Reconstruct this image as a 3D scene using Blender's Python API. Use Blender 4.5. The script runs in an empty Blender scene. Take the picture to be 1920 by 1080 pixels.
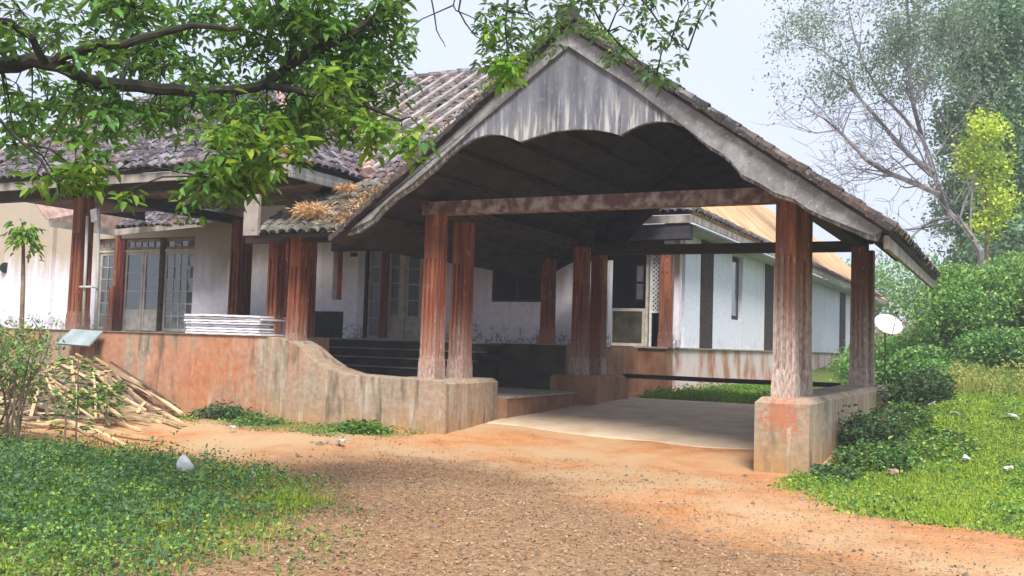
import bpy, math, random
import numpy as np
from mathutils import Vector, Matrix, noise as mnoise
random.seed(7)
rng = np.random.default_rng(7)
S = bpy.context.scene
C = S.collection

# ------------------------------------------------------------------ camera
FPX = 1860.0
RIGHT = Vector((0.89243415, 0.45014614, 0.03049159))
UP = Vector((-0.00221404, -0.06321201, 0.99799767))
FWD = Vector((-0.45117223, 0.89071471, 0.05541591))
EYE = Vector((0, 0, 1.5))
cam = bpy.data.cameras.new('camera')
cam.sensor_width = 36
cam.lens = 36 * FPX / 1920
cam.clip_start = 0.05
cam.clip_end = 900
camo = bpy.data.objects.new('camera', cam)
C.objects.link(camo)
camo.matrix_world = Matrix(((RIGHT.x, UP.x, -FWD.x, EYE.x), (RIGHT.y, UP.y, -FWD.y, EYE.y),
                            (RIGHT.z, UP.z, -FWD.z, EYE.z), (0, 0, 0, 1)))
S.camera = camo

def at(u, v, d):
    """point at d metres depth seen at photo pixel u, v (1920 wide)"""
    return EYE + (FWD + RIGHT * ((u - 960) / FPX) + UP * (-(v - 540) / FPX)) * d
def aty(u, v, y):
    r = FWD + RIGHT * ((u - 960) / FPX) + UP * (-(v - 540) / FPX)
    return EYE + r * (y / r.y)

# ------------------------------------------------------------------ light
W = bpy.data.worlds.new('World')
S.world = W
W.use_nodes = True
nt = W.node_tree
bg = nt.nodes['Background']
sky = nt.nodes.new('ShaderNodeTexSky')
sky.sky_type = 'NISHITA'
sky.sun_disc = False
SUN_EL, SUN_AZ = math.radians(52), math.radians(150)   # azimuth from +Y towards +X
sky.sun_elevation = SUN_EL
sky.sun_rotation = SUN_AZ
mix = nt.nodes.new('ShaderNodeMix'); mix.data_type = 'RGBA'
mix.inputs['Factor'].default_value = 0.9
tc = nt.nodes.new('ShaderNodeTexCoord')
cn = nt.nodes.new('ShaderNodeTexNoise'); cn.inputs['Scale'].default_value = 1.6; cn.inputs['Detail'].default_value = 4
cr = nt.nodes.new('ShaderNodeValToRGB')
cr.color_ramp.elements[0].position = 0.3; cr.color_ramp.elements[0].color = (4.9, 5.5, 7.0, 1)
cr.color_ramp.elements[1].position = 0.75; cr.color_ramp.elements[1].color = (6.1, 6.4, 7.5, 1)
nt.links.new(tc.outputs['Generated'], cn.inputs['Vector'])
nt.links.new(cn.outputs['Fac'], cr.inputs['Fac'])
nt.links.new(sky.outputs['Color'], mix.inputs['A'])
nt.links.new(cr.outputs['Color'], mix.inputs['B'])
nt.links.new(mix.outputs['Result'], bg.inputs['Color'])
bg.inputs['Strength'].default_value = 0.1
sun = bpy.data.lights.new('sun', 'SUN')
sun.energy = 3.7
sun.angle = math.radians(20)
sun.color = (1.0, 0.95, 0.88)
suno = bpy.data.objects.new('sun', sun)
C.objects.link(suno)
sd = Vector((math.sin(SUN_AZ) * math.cos(SUN_EL), math.cos(SUN_AZ) * math.cos(SUN_EL), math.sin(SUN_EL)))
suno.rotation_euler = sd.to_track_quat('Z', 'Y').to_euler()
suno.location = (0, 0, 30)
S.view_settings.view_transform = 'Standard'
S.view_settings.look = 'None'
S.view_settings.gamma = 1
S.view_settings.exposure = 0.72
S.view_settings.use_curve_mapping = False

# ------------------------------------------------------------------ materials
class NT:
    def __init__(self, name):
        self.m = bpy.data.materials.new(name); self.m.use_nodes = True
        self.t = self.m.node_tree; self.p = self.t.nodes['Principled BSDF']
        self.out = self.t.nodes['Material Output']
        g = self.t.nodes.new('ShaderNodeNewGeometry'); self.geo = g
    def n(self, typ, **kw):
        x = self.t.nodes.new(typ)
        for k, v in kw.items(): setattr(x, k, v)
        return x
    def l(self, a, b): self.t.links.new(a, b)
    def noise(self, scale, detail=5, stretch=None, rough=0.55, coord=None, lac=2.0, dist=0.0):
        x = self.n('ShaderNodeTexNoise')
        x.inputs['Scale'].default_value = scale; x.inputs['Detail'].default_value = detail
        x.inputs['Roughness'].default_value = rough; x.inputs['Distortion'].default_value = dist
        src = coord or self.geo.outputs['Position']
        if stretch:
            mp = self.n('ShaderNodeMapping'); mp.inputs['Scale'].default_value = stretch
            self.l(src, mp.inputs['Vector']); src = mp.outputs['Vector']
        self.l(src, x.inputs['Vector'])
        return x.outputs['Fac']
    def ramp(self, fac, stops):
        r = self.n('ShaderNodeValToRGB'); e = r.color_ramp.elements
        while len(e) < len(stops): e.new(0.5)
        for k, (p, c) in enumerate(stops):
            e[k].position = p; e[k].color = (c[0], c[1], c[2], 1) if not isinstance(c, (int, float)) else (c, c, c, 1)
        self.l(fac, r.inputs['Fac']); return r.outputs['Color']
    def mix(self, f, a, b, mode='MIX'):
        x = self.n('ShaderNodeMix', data_type='RGBA', blend_type=mode)
        for v, s in ((f, 'Factor'), (a, 'A'), (b, 'B')):
            if isinstance(v, (int, float)): x.inputs[s].default_value = v
            elif isinstance(v, tuple): x.inputs[s].default_value = (*v[:3], 1)
            else: self.l(v, x.inputs[s])
        return x.outputs['Result']
    def math(self, op, a, b=0.0, clamp=False):
        x = self.n('ShaderNodeMath', operation=op, use_clamp=clamp)
        for k, v in enumerate((a, b)):
            if isinstance(v, (int, float)): x.inputs[k].default_value = v
            else: self.l(v, x.inputs[k])
        return x.outputs['Value']
    def mapr(self, v, a, b, c=0.0, d=1.0):
        x = self.n('ShaderNodeMapRange'); self.l(v, x.inputs['Value'])
        for k, q in zip(('From Min', 'From Max', 'To Min', 'To Max'), (a, b, c, d)): x.inputs[k].default_value = q
        return x.outputs['Result']
    def z(self):
        s = self.n('ShaderNodeSeparateXYZ'); self.l(self.geo.outputs['Position'], s.inputs['Vector']); return s.outputs
    def done(self, col, rough=0.85, bump=None, bd=0.02, bs=0.6, spec=0.25):
        if isinstance(col, tuple): self.p.inputs['Base Color'].default_value = (*col[:3], 1)
        else: self.l(col, self.p.inputs['Base Color'])
        self.p.inputs['Roughness'].default_value = rough
        self.p.inputs['Specular IOR Level'].default_value = spec
        if bump is not None:
            b = self.n('ShaderNodeBump'); b.inputs['Distance'].default_value = bd; b.inputs['Strength'].default_value = bs
            self.l(bump, b.inputs['Height']); self.l(b.outputs['Normal'], self.p.inputs['Normal'])
        return self.m

def simple(name, c1, c2, scale=6, rough=0.85, stretch=None, bump=0.01, detail=6, rnd=0.0, lo=0.3, hi=0.7):
    q = NT(name)
    f = q.noise(scale, detail, stretch)
    col = q.ramp(f, [(lo, c1), (hi, c2)])
    if rnd:
        oi = q.n('ShaderNodeObjectInfo')
        v = q.mapr(oi.outputs['Random'], 0, 1, 1 - rnd, 1 + rnd)
        h = q.n('ShaderNodeHueSaturation'); q.l(col, h.inputs['Color']); q.l(v, h.inputs['Value']); col = h.outputs['Color']
    return q.done(col, rough, f, bump, 0.7)

def wall_mat(name, base, low_z, high_z, yellow=0.75, mould=0.8):
    """limewashed wall: ochre damp from the eave down, black mould near the floor"""
    q = NT(name); z = q.z()['Z']
    big = q.noise(0.8, 5); fine = q.noise(9, 7); streak = q.noise(3.0, 5, (1, 1, 0.12))
    col = q.mix(q.mapr(fine, 0.3, 0.75), base, tuple(c * 0.80 for c in base))
    wob = q.math('ADD', z, q.math('MULTIPLY', q.math('SUBTRACT', streak, 0.5), 2.4))
    top = q.mapr(wob, high_z - 1.75, high_z - 0.7)
    col = q.mix(q.math('MULTIPLY', top, yellow, True), col, (0.34, 0.25, 0.12))
    wob2 = q.math('ADD', z, q.math('MULTIPLY', q.math('SUBTRACT', q.noise(4.5, 7), 0.5), 1.3))
    bot = q.mapr(wob2, low_z + 0.36, low_z + 0.12)
    spots = q.mapr(q.noise(14, 6), 0.42, 0.6)
    col = q.mix(q.math('MULTIPLY', q.math('MULTIPLY', bot, spots, True), mould, True), col, (0.07, 0.075, 0.06))
    st = q.math('MULTIPLY', q.mapr(streak, 0.6, 0.8), 0.4)
    col = q.mix(st, col, (0.28, 0.25, 0.2))
    return q.done(col, 0.9, fine, 0.008)

def plinth_mat():
    q = NT('stained_plaster'); s = q.z()
    streak = q.noise(5.5, 7, (1, 1, 0.09)); fine = q.noise(14, 8); big = q.noise(0.8, 4)
    col = q.ramp(fine, [(0.28, (0.25, 0.20, 0.145)), (0.72, (0.42, 0.35, 0.265))])
    red = q.mapr(q.math('ADD', q.math('MULTIPLY', streak, 0.55), q.math('MULTIPLY', big, 0.6)), 0.50, 0.60)
    rc = q.ramp(q.noise(5, 6), [(0.3, (0.40, 0.11, 0.055)), (0.7, (0.60, 0.26, 0.13))])
    left = q.mapr(s['X'], -9.5, -11.0, 0.15, 0.72)
    col = q.mix(q.math('MULTIPLY', q.math('MULTIPLY', red, 0.85), left, True), col, rc)
    # splashed soil near the ground, black algae in runs under the top
    low = q.mapr(q.math('ADD', s['Z'], q.math('MULTIPLY', streak, 0.9)), 1.0, 0.45)
    col = q.mix(q.math('MULTIPLY', low, 0.75, True), col, (0.42, 0.23, 0.075))
    blk = q.mapr(q.math('ADD', q.math('MULTIPLY', q.noise(6.5, 7, (1, 1, 0.16)), .7), q.math('MULTIPLY', q.noise(.9, 3), .3)), 0.53, 0.62)
    col = q.mix(q.math('MULTIPLY', blk, 0.75, True), col, (0.10, 0.085, 0.055))
    pale = q.mapr(q.noise(7, 6, (1, 1, 0.12)), 0.56, 0.70)
    col = q.mix(q.math('MULTIPLY', pale, 0.45, True), col, (0.62, 0.56, 0.46))
    # flaking brick-red patch on the front of the right plinth
    vd = q.n('ShaderNodeVectorMath', operation='DISTANCE'); q.l(q.geo.outputs['Position'], vd.inputs[0]); vd.inputs[1].default_value = (-2.55, 12.4, 0.72)
    pt = q.mapr(q.math('ADD', vd.outputs['Value'], q.math('MULTIPLY', q.math('SUBTRACT', q.noise(19, 8, rough=.7), 0.5), 1.3)), 0.26, 0.16)
    col = q.mix(q.math('MULTIPLY', pt, 0.8, True), col, (0.46, 0.16, 0.08))
    vd2 = q.n('ShaderNodeVectorMath', operation='DISTANCE'); q.l(q.geo.outputs['Position'], vd2.inputs[0]); vd2.inputs[1].default_value = (-11.7, 12.4, 0.75)
    pt2 = q.mapr(q.math('ADD', vd2.outputs['Value'], q.math('MULTIPLY', q.math('SUBTRACT', streak, 0.5), 2.8)), 0.85, 0.6)
    col = q.mix(q.math('MULTIPLY', q.math('MULTIPLY', pt2, 0.85), q.mapr(q.noise(9, 8, (1, 1, .35), rough=.7), .36, .56), True), col, q.ramp(q.noise(8, 6), [(0.3, (0.36, 0.11, 0.05)), (0.7, (0.58, 0.26, 0.12))]))
    return q.done(col, 0.92, q.math('ADD', fine, q.math('MULTIPLY', streak, 0.6)), 0.014)

def pillar_mat():
    q = NT('worn_red_timber'); z = q.z()['Z']
    oi = q.n('ShaderNodeObjectInfo')
    va = q.n('ShaderNodeVectorMath', operation='ADD'); q.l(q.geo.outputs['Position'], va.inputs[0])
    cb = q.n('ShaderNodeCombineXYZ'); q.l(q.math('MULTIPLY', oi.outputs['Random'], 37.0), cb.inputs['X']); q.l(q.math('MULTIPLY', oi.outputs['Random'], 91.0), cb.inputs['Z']); q.l(cb.outputs['Vector'], va.inputs[1])
    PC = va.outputs['Vector']
    gr = q.noise(15, 8, (1, 1, 0.07), coord=PC, dist=.4); fine = q.noise(34, 7, (1, 1, 0.35), coord=PC)
    col = q.ramp(gr, [(0.25, (0.06, 0.024, 0.018)), (0.5, (0.22, 0.068, 0.036)), (0.78, (0.42, 0.19, 0.11))])
    col = q.mix(q.math('MULTIPLY', q.mapr(q.noise(2.2, 5, (1, 1, .5), coord=PC), .5, .66), .55), col, (0.12, 0.06, 0.045))
    wz = q.math('ADD', z, q.math('MULTIPLY', gr, 2.2))
    s_ = q.n('ShaderNodeSeparateXYZ'); q.l(q.geo.outputs['Position'], s_.inputs['Vector']); wz = q.math('SUBTRACT', wz, q.mapr(s_.outputs['X'], -6.5, -2.6, 0.0, 0.95))
    grey = q.mapr(wz, 3.0, 1.75)
    col = q.mix(q.math('MULTIPLY', grey, 0.75, True), col, q.ramp(fine, [(0.3, (0.26, 0.18, 0.15)), (0.66, (0.72, 0.64, 0.57))]))
    chips = q.mapr(q.noise(16, 6, (1, 1, 0.4), coord=PC), 0.64, 0.68)
    col = q.mix(q.math('MULTIPLY', chips, 0.5), col, (0.55, 0.42, 0.34))
    return q.done(col, 0.78, q.math('ADD', gr, q.math('SUBTRACT', fine, chips)), 0.010)

def tile_mat(name, dark, mid, pale):
    q = NT(name)
    a = q.n('ShaderNodeAttribute'); a.attribute_name = 'tint'
    oi = q.n('ShaderNodeObjectInfo')
    v = q.math('FRACT', q.math('ADD', a.outputs['Fac'], oi.outputs['Random']))
    f = q.noise(7, 7)
    c = q.ramp(v, [(0.0, dark), (0.45, mid), (0.75, pale), (1.0, mid)])
    c = q.mix(q.mapr(f, 0.45, 0.62), c, dark)
    c = q.mix(q.mapr(q.noise(22, 5), 0.58, 0.68), c, pale)
    c = q.mix(q.math('MULTIPLY', q.mapr(q.noise(0.7, 4), 0.52, 0.66), 0.5 if 'mossy' not in name else 0.2), c, (0.27, 0.14, 0.09))
    return q.done(c, 0.9, q.noise(40, 5), 0.006)

def leaf_mat(name, stops, trans=0.35, rough=0.5, brown=0.0):
    q = NT(name)
    a = q.n('ShaderNodeAttribute'); a.attribute_name = 'tint'
    oi = q.n('ShaderNodeObjectInfo')
    v = q.math('FRACT', q.math('ADD', a.outputs['Fac'], q.math('MULTIPLY', oi.outputs['Random'], 0.999)))
    col = q.ramp(v, stops)
    q.done(col, rough, spec=0.4)
    tr = q.n('ShaderNodeBsdfTranslucent'); mx = q.n('ShaderNodeMixShader')
    tcol = q.mix(0.35, col, (0.35, 0.5, 0.02)); q.l(tcol, tr.inputs['Color'])
    mx.inputs[0].default_value = trans
    q.l(q.p.outputs[0], mx.inputs[1]); q.l(tr.outputs[0], mx.inputs[2]); q.l(mx.outputs[0], q.out.inputs[0])
    return q.m

def ground_mat():
    q = NT('ground'); vc = q.n('ShaderNodeVertexColor'); vc.layer_name = 'zones'
    s = q.n('ShaderNodeSeparateColor'); q.l(vc.outputs['Color'], s.inputs['Color'])
    fine = q.noise(26, 8); med = q.noise(3.0, 7); big = q.noise(0.6, 5); grit = q.noise(90, 5)
    dirt = q.ramp(med, [(0.25, (0.34, 0.15, 0.06)), (0.5, (0.53, 0.245, 0.10)), (0.75, (0.58, 0.33, 0.165))])
    dirt = q.mix(q.mapr(fine, 0.5, 0.72), dirt, (0.30, 0.16, 0.09))
    sand = q.mix(q.mapr(big, 0.42, 0.6), dirt, q.mix(fine, (0.44, 0.28, 0.15), (0.57, 0.39, 0.225)))
    col = sand
    lit = q.ramp(q.noise(16, 8), [(0.25, (0.12, 0.07, 0.038)), (0.5, (0.27, 0.165, 0.09)), (0.75, (0.42, 0.28, 0.165))])
    def mask(ch, w=0.55):
        m = q.math('ADD', s.outputs[ch], q.math('MULTIPLY', q.math('SUBTRACT', med, 0.5), w))
        m = q.math('ADD', m, q.math('MULTIPLY', q.math('SUBTRACT', fine, 0.5), 0.5))
        return q.mapr(m, 0.38, 0.62)
    col = q.mix(q.math('MULTIPLY', mask('Green', 0.9), 0.8), col, lit)
    grass = q.ramp(q.noise(12, 7), [(0.3, (0.055, 0.075, 0.02)), (0.55, (0.12, 0.17, 0.035)), (0.8, (0.24, 0.27, 0.07))])
    col = q.mix(mask('Red'), col, grass)
    h = q.math('ADD', q.math('MULTIPLY', fine, 0.8), q.math('MULTIPLY', grit, 0.35))
    return q.done(col, 0.95, h, 0.03, 0.8, 0.15)

M = {}
M['wall'] = wall_mat('limewash_wall', (0.80, 0.77, 0.85), 1.5, 4.3)
M['wall_bright'] = wall_mat('brightened_limewash', (0.86, 0.88, 0.98), 1.42, 5.6, 0.3, 0.3)  # limewash colour raised to brighten the side wall shaded by its eave
M['dado'] = simple('dark_dado', (0.018, 0.022, 0.02), (0.05, 0.055, 0.045), 5)
M['plinth'] = plinth_mat()
M['mossplinth'] = simple('mossy_plinth', (0.018, 0.018, 0.012), (0.085, 0.075, 0.05), 3.5)
M['redplinth'] = simple('red_stained_plinth', (0.17, 0.07, 0.04), (0.42, 0.25, 0.15), 2.0, stretch=(1, 1, 0.6), detail=9)
M['pillar'] = pillar_mat()
M['darkwood'] = simple('dark_timber', (0.028, 0.022, 0.022), (0.085, 0.06, 0.055), 4, stretch=(0.5, 1, 4))
M['soffit'] = simple('shade_dark_boards', (0.022, 0.022, 0.03), (0.065, 0.058, 0.066), 2.5, stretch=(1, 1, 3))  # dark timber, base colour darkened further for the shade under the roofs
M['beam'] = simple('peeling_beam', (0.11, 0.055, 0.05), (0.29, 0.25, 0.22), 5, stretch=(1.2, 1, 1), lo=0.42, hi=0.62)
M['gable'] = None
M['tile'] = tile_mat('old_clay_tile', (0.05, 0.045, 0.052), (0.135, 0.118, 0.135), (0.29, 0.26, 0.29))
M['tileedge'] = tile_mat2 = None
M['tileedge'] = tile_mat('mossy_clay_tile', (0.03, 0.028, 0.028), (0.085, 0.078, 0.075), (0.2, 0.18, 0.17))
M['ridge'] = simple('ridge_tile', (0.25, 0.16, 0.13), (0.5, 0.36, 0.31), 8, rnd=0.15)
M['rustroof'] = simple('rusty_sheet', (0.50, 0.26, 0.12), (0.66, 0.47, 0.29), 1.2)
M['fascia'] = simple('weathered_fascia', (0.16, 0.13, 0.11), (0.46, 0.42, 0.38), 4, stretch=(1, 1, 0.5))
M['paleboard'] = simple('pale_board', (0.30, 0.32, 0.32), (0.55, 0.56, 0.55), 6, stretch=(1, 1, 0.2))
M['frame'] = simple('grey_white_joinery', (0.36, 0.32, 0.27), (0.58, 0.54, 0.48), 7)
M['white'] = simple('white_lattice', (0.5, 0.5, 0.5), (0.74, 0.74, 0.74), 9)
M['redframe'] = simple('red_joinery', (0.16, 0.03, 0.03), (0.34, 0.09, 0.07), 7, stretch=(1, 1, 0.2))
M['concrete'] = simple('concrete_drive', (0.50, 0.36, 0.24), (0.66, 0.52, 0.38), 2.4, bump=0.006, detail=9)
M['floor'] = simple('worn_cement_floor', (0.22, 0.18, 0.14), (0.42, 0.36, 0.29), 5)
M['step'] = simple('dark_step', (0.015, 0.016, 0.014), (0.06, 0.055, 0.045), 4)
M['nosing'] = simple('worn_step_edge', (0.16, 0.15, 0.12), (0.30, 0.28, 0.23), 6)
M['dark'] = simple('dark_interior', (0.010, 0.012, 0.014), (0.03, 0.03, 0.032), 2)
M['pipe'] = simple('black_pipe', (0.012, 0.012, 0.012), (0.03, 0.028, 0.025), 9, rough=0.6)
q = NT('glass_pane'); M['glass'] = q.done((0.16, 0.18, 0.18), 0.06, q.noise(2.5, 2), 0.02, 0.5, spec=1.0); q.p.inputs['Metallic'].default_value = 0.3
M['daylight_paint'] = simple('painted_daylight_pane', (0.6, 0.62, 0.6), (0.85, 0.87, 0.86), 5, rough=0.2)  # pale opaque colour stands in for daylight seen in the pane
M['sheet'] = simple('white_sheet', (0.55, 0.53, 0.58), (0.82, 0.80, 0.85), 6, rnd=0.12)
M['plank'] = simple('cut_timber', (0.40, 0.26, 0.13), (0.74, 0.57, 0.34), 5, stretch=(1, 1, 1), rnd=0.4)
M['oldplank'] = simple('grey_timber', (0.10, 0.07, 0.05), (0.30, 0.21, 0.15), 5, rnd=0.4)
M['bluegrey'] = simple('blue_grey_sheet', (0.22, 0.27, 0.28), (0.36, 0.42, 0.43), 3)
M['bark'] = simple('mossy_bark', (0.008, 0.008, 0.008), (0.045, 0.047, 0.03), 9, bump=0.03)
M['palebark'] = simple('grey_bark', (0.13, 0.12, 0.14), (0.30, 0.27, 0.29), 6, bump=0.03)
M['twig'] = simple('dry_twig', (0.10, 0.07, 0.045), (0.30, 0.23, 0.16), 6)
M['dish'] = simple('dish_white', (0.5, 0.5, 0.48), (0.68, 0.68, 0.66), 3, rough=0.5)
M['paper'] = simple('litter_white', (0.34, 0.36, 0.38), (0.68, 0.69, 0.70), 9, rough=0.6)
M['straw'] = simple('dry_straw', (0.50, 0.27, 0.12), (0.75, 0.48, 0.26), 12)
M['ground'] = ground_mat()
M['rubble'] = simple('rubble_stone', (0.10, 0.07, 0.055), (0.42, 0.32, 0.25), 9, rnd=0.4)

def gable_mat():
    q = NT('weathered_gable'); z = q.z()['Z']
    st = q.noise(7, 6, (1, 1, 0.10)); fine = q.noise(24, 6, (1, 1, 0.4)); big = q.noise(1.1, 5)
    col = q.ramp(st, [(0.3, (0.085, 0.088, 0.11)), (0.55, (0.17, 0.175, 0.21)), (0.8, (0.29, 0.295, 0.33))])
    col = q.mix(q.mapr(big, 0.5, 0.72), col, (0.21, 0.205, 0.20))
    col = q.mix(q.math('MULTIPLY', q.mapr(fine, 0.58, 0.7), 0.6), col, (0.34, 0.33, 0.33))
    wob = q.math('ADD', z, q.math('MULTIPLY', q.noise(12, 5, (1, 1, 0.08)), 0.9))
    white = q.math('MULTIPLY', q.mapr(wob, 5.25, 4.75), q.mapr(q.noise(19, 6, (1, 1, 0.08)), 0.50, 0.62), True)
    col = q.mix(q.math('MULTIPLY', white, 0.75), col, (0.60, 0.59, 0.54))
    moss = q.mapr(q.math('ADD', z, q.math('MULTIPLY', q.noise(2.5, 5), 1.2)), 5.5, 6.5)
    col = q.mix(q.math('MULTIPLY', moss, 0.5, True), col, (0.14, 0.17, 0.07))
    return q.done(col, 0.9, q.math('ADD', st, fine), 0.012)
M['gable'] = gable_mat()
def rake_mat():
    q = NT('bargeboard_plaster')
    f = q.noise(12, 7); b = q.noise(1.5, 5)
    col = q.ramp(f, [(0.3, (0.15, 0.15, 0.155)), (0.7, (0.33, 0.33, 0.335))])
    col = q.mix(q.mapr(b, 0.5, 0.7), col, (0.14, 0.135, 0.14))
    col = q.mix(q.math('MULTIPLY', q.mapr(q.noise(28, 4), 0.6, 0.68), 0.6), col, (0.46, 0.45, 0.43))
    return q.done(col, 0.9, f, 0.01)
M['rake'] = rake_mat()

G1 = (0.024, 0.085, 0.025); G2 = (0.065, 0.19, 0.042); G3 = (0.12, 0.27, 0.04); G4 = (0.24, 0.36, 0.05)
M['leaf'] = leaf_mat('broad_leaf', [(0, G1), (0.35, G2), (0.7, (0.10, 0.27, 0.055)), (0.93, (0.14, 0.33, 0.06)), (1, (0.2, 0.38, 0.08))])
M['leaf_yellow'] = leaf_mat('young_leaf', [(0, G2), (0.4, G3), (0.75, (0.22, 0.40, 0.04)), (1, (0.42, 0.50, 0.06))], 0.45)
M['leaf_bright'] = leaf_mat('bright_leaf', [(0, (0.04, 0.13, 0.025)), (0.5, (0.10, 0.25, 0.04)), (1, (0.2, 0.36, 0.08))], 0.4)
M['leaf_hazed'] = leaf_mat('haze_tinted_leaf', [(0, (0.06, 0.14, 0.08)), (0.5, (0.15, 0.29, 0.17)), (1, (0.28, 0.45, 0.25))], 0.35)  # distance haze is mixed into this leaf colour, paler and bluer
M['leaf_pale'] = leaf_mat('sparse_pale_leaf', [(0, (0.10, 0.16, 0.13)), (0.5, (0.19, 0.29, 0.22)), (1, (0.3, 0.42, 0.3))], 0.3)
M['leaf_bush'] = leaf_mat('bush_leaf', [(0, (0.05, 0.14, 0.04)), (0.35, (0.13, 0.32, 0.075)), (0.75, (0.24, 0.46, 0.12)), (1, (0.42, 0.60, 0.18))], 0.35)
M['leaf_lime'] = leaf_mat('lime_creeper_leaf', [(0, (0.2, 0.34, 0.04)), (0.5, (0.5, 0.66, 0.05)), (1, (0.72, 0.8, 0.1))], 0.35)
M['leaf_dark'] = leaf_mat('dark_weed_leaf', [(0, (0.02, 0.055, 0.025)), (0.5, (0.05, 0.125, 0.055)), (1, (0.12, 0.24, 0.09))], 0.2)
M['leaf_weed'] = leaf_mat('creeping_weed_leaf', [(0, (0.03, 0.09, 0.035)), (0.4, (0.075, 0.20, 0.055)), (0.75, (0.16, 0.34, 0.06)), (1, (0.36, 0.48, 0.08))], 0.25)
M['grass'] = leaf_mat('grass_blade', [(0, (0.10, 0.22, 0.025)), (0.45, (0.27, 0.44, 0.035)), (0.8, (0.44, 0.58, 0.05)), (1, (0.58, 0.58, 0.14))], 0.35, 0.6)
M['drygrass'] = leaf_mat('yellowing_grass', [(0, (0.13, 0.24, 0.05)), (0.5, (0.32, 0.40, 0.09)), (1, (0.58, 0.50, 0.18))], 0.35, 0.6)
M['litter'] = leaf_mat('dead_leaf', [(0, (0.08, 0.05, 0.03)), (0.25, (0.22, 0.13, 0.085)), (0.65, (0.33, 0.215, 0.135)), (1, (0.46, 0.33, 0.22))], 0.05, 0.8)

# ------------------------------------------------------------------ helpers
def T(o, label=None, cat=None, group=None, kind=None):
    if label: o['label'] = label
    if cat: o['category'] = cat
    if group: o['group'] = group
    if kind: o['kind'] = kind
    return o
def empty(name, loc, label, cat, group=None):
    o = bpy.data.objects.new(name, None); C.objects.link(o); o.location = loc
    o.empty_display_size = 0.2
    return T(o, label, cat, group)
WL = {}
def wloc(o):
    v = Vector((0, 0, 0))
    while o is not None:
        v = v + Vector(o.location); o = o.parent
    return v
def link(name, me, parent=None, origin=None):
    o = bpy.data.objects.new(name, me); C.objects.link(o)
    if parent is not None: o.parent = parent
    return o
class MB:
    def __init__(self): self.v = []; self.f = []
    def add(self, vs, fs):
        b = len(self.v); self.v += [tuple(p) for p in vs]; self.f += [tuple(i + b for i in f) for f in fs]; return self
    def box(self, x0, x1, y0, y1, z0, z1):
        vs = [(x0, y0, z0), (x1, y0, z0), (x1, y1, z0), (x0, y1, z0), (x0, y0, z1), (x1, y0, z1), (x1, y1, z1), (x0, y1, z1)]
        return self.add(vs, [(0, 3, 2, 1), (4, 5, 6, 7), (0, 1, 5, 4), (1, 2, 6, 5), (2, 3, 7, 6), (3, 0, 4, 7)])
    def bar(self, a, b, w, h, up=(0, 0, 1)):
        a, b = Vector(a), Vector(b); d = (b - a).normalized(); s = d.cross(Vector(up))
        if s.length < 1e-4: s = d.cross(Vector((0, 1, 0)))
        s.normalize(); u = s.cross(d)
        vs = []
        for p in (a, b):
            for i, j in ((-1, -1), (1, -1), (1, 1), (-1, 1)): vs.append(p + s * (w / 2 * i) + u * (h / 2 * j))
        return self.add(vs, [(3, 2, 1, 0), (4, 5, 6, 7), (0, 1, 5, 4), (1, 2, 6, 5), (2, 3, 7, 6), (3, 0, 4, 7)])
    def tube(self, pts, rad, n=6):
        pts = [Vector(p) for p in pts]; rings = []
        if isinstance(rad, (int, float)): rad = [rad] * len(pts)
        for k, p in enumerate(pts):
            d = (pts[min(k + 1, len(pts) - 1)] - pts[max(k - 1, 0)])
            if d.length < 1e-6: d = Vector((0, 0, 1))
            d.normalize(); s = d.cross(Vector((0.31, 0.17, 0.93)));
            if s.length < 1e-3: s = d.cross(Vector((1, 0, 0)))
            s.normalize(); u = d.cross(s)
            rings.append([p + (s * math.cos(a) + u * math.sin(a)) * rad[k] for a in [2 * math.pi * i / n for i in range(n)]])
        vs = [v for r in rings for v in r]; fs = []
        for k in range(len(rings) - 1):
            for i in range(n):
                j = (i + 1) % n; fs.append((k * n + i, k * n + j, (k + 1) * n + j, (k + 1) * n + i))
        fs.append(tuple(reversed(range(n)))); fs.append(tuple((len(rings) - 1) * n + i for i in range(n)))
        return self.add(vs, fs)
    def prism(self, poly, y0, y1):
        """poly: (x, z) outline, extruded in y"""
        n = len(poly)
        vs = [(x, y0, z) for x, z in poly] + [(x, y1, z) for x, z in poly]
        fs = [tuple(range(n)), tuple(reversed(range(n, 2 * n)))] + [(i, i + n, (i + 1) % n + n, (i + 1) % n) for i in range(n)]
        return self.add(vs, fs)
    def slab(self, quad, th):
        """quad (a,b,c,d) thickened downwards along its normal"""
        q = [Vector(p) for p in quad]; nrm = (q[1] - q[0]).cross(q[-1] - q[0]).normalized()
        if nrm.z < 0: nrm = -nrm
        n = len(q); vs = q + [p - nrm * th for p in q]
        fs = [tuple(range(n)), tuple(reversed(range(n, 2 * n)))] + [(i, i + n, (i + 1) % n + n, (i + 1) % n) for i in range(n)]
        return self.add(vs, fs)
    def build(self, name, mat, parent=None, smooth=False, label=None, bevel=0.0, kind=None):
        me = bpy.data.meshes.new(name); off = wloc(parent) if parent is not None else Vector((0, 0, 0))
        me.from_pydata([(v[0] - off.x, v[1] - off.y, v[2] - off.z) for v in self.v], [], self.f)
        if bevel or True:
            import bmesh
            bm = bmesh.new(); bm.from_mesh(me); bmesh.ops.recalc_face_normals(bm, faces=bm.faces)
            if bevel: bmesh.ops.bevel(bm, geom=bm.edges[:], offset=bevel, segments=2, affect='EDGES', profile=0.6)
            bm.to_mesh(me); bm.free()
        if mat: me.materials.append(mat)
        if smooth:
            me.polygons.foreach_set('use_smooth', [True] * len(me.polygons))
        o = link(name, me, parent)
        if label: o['label'] = label
        if kind: o['kind'] = kind
        return o

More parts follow.
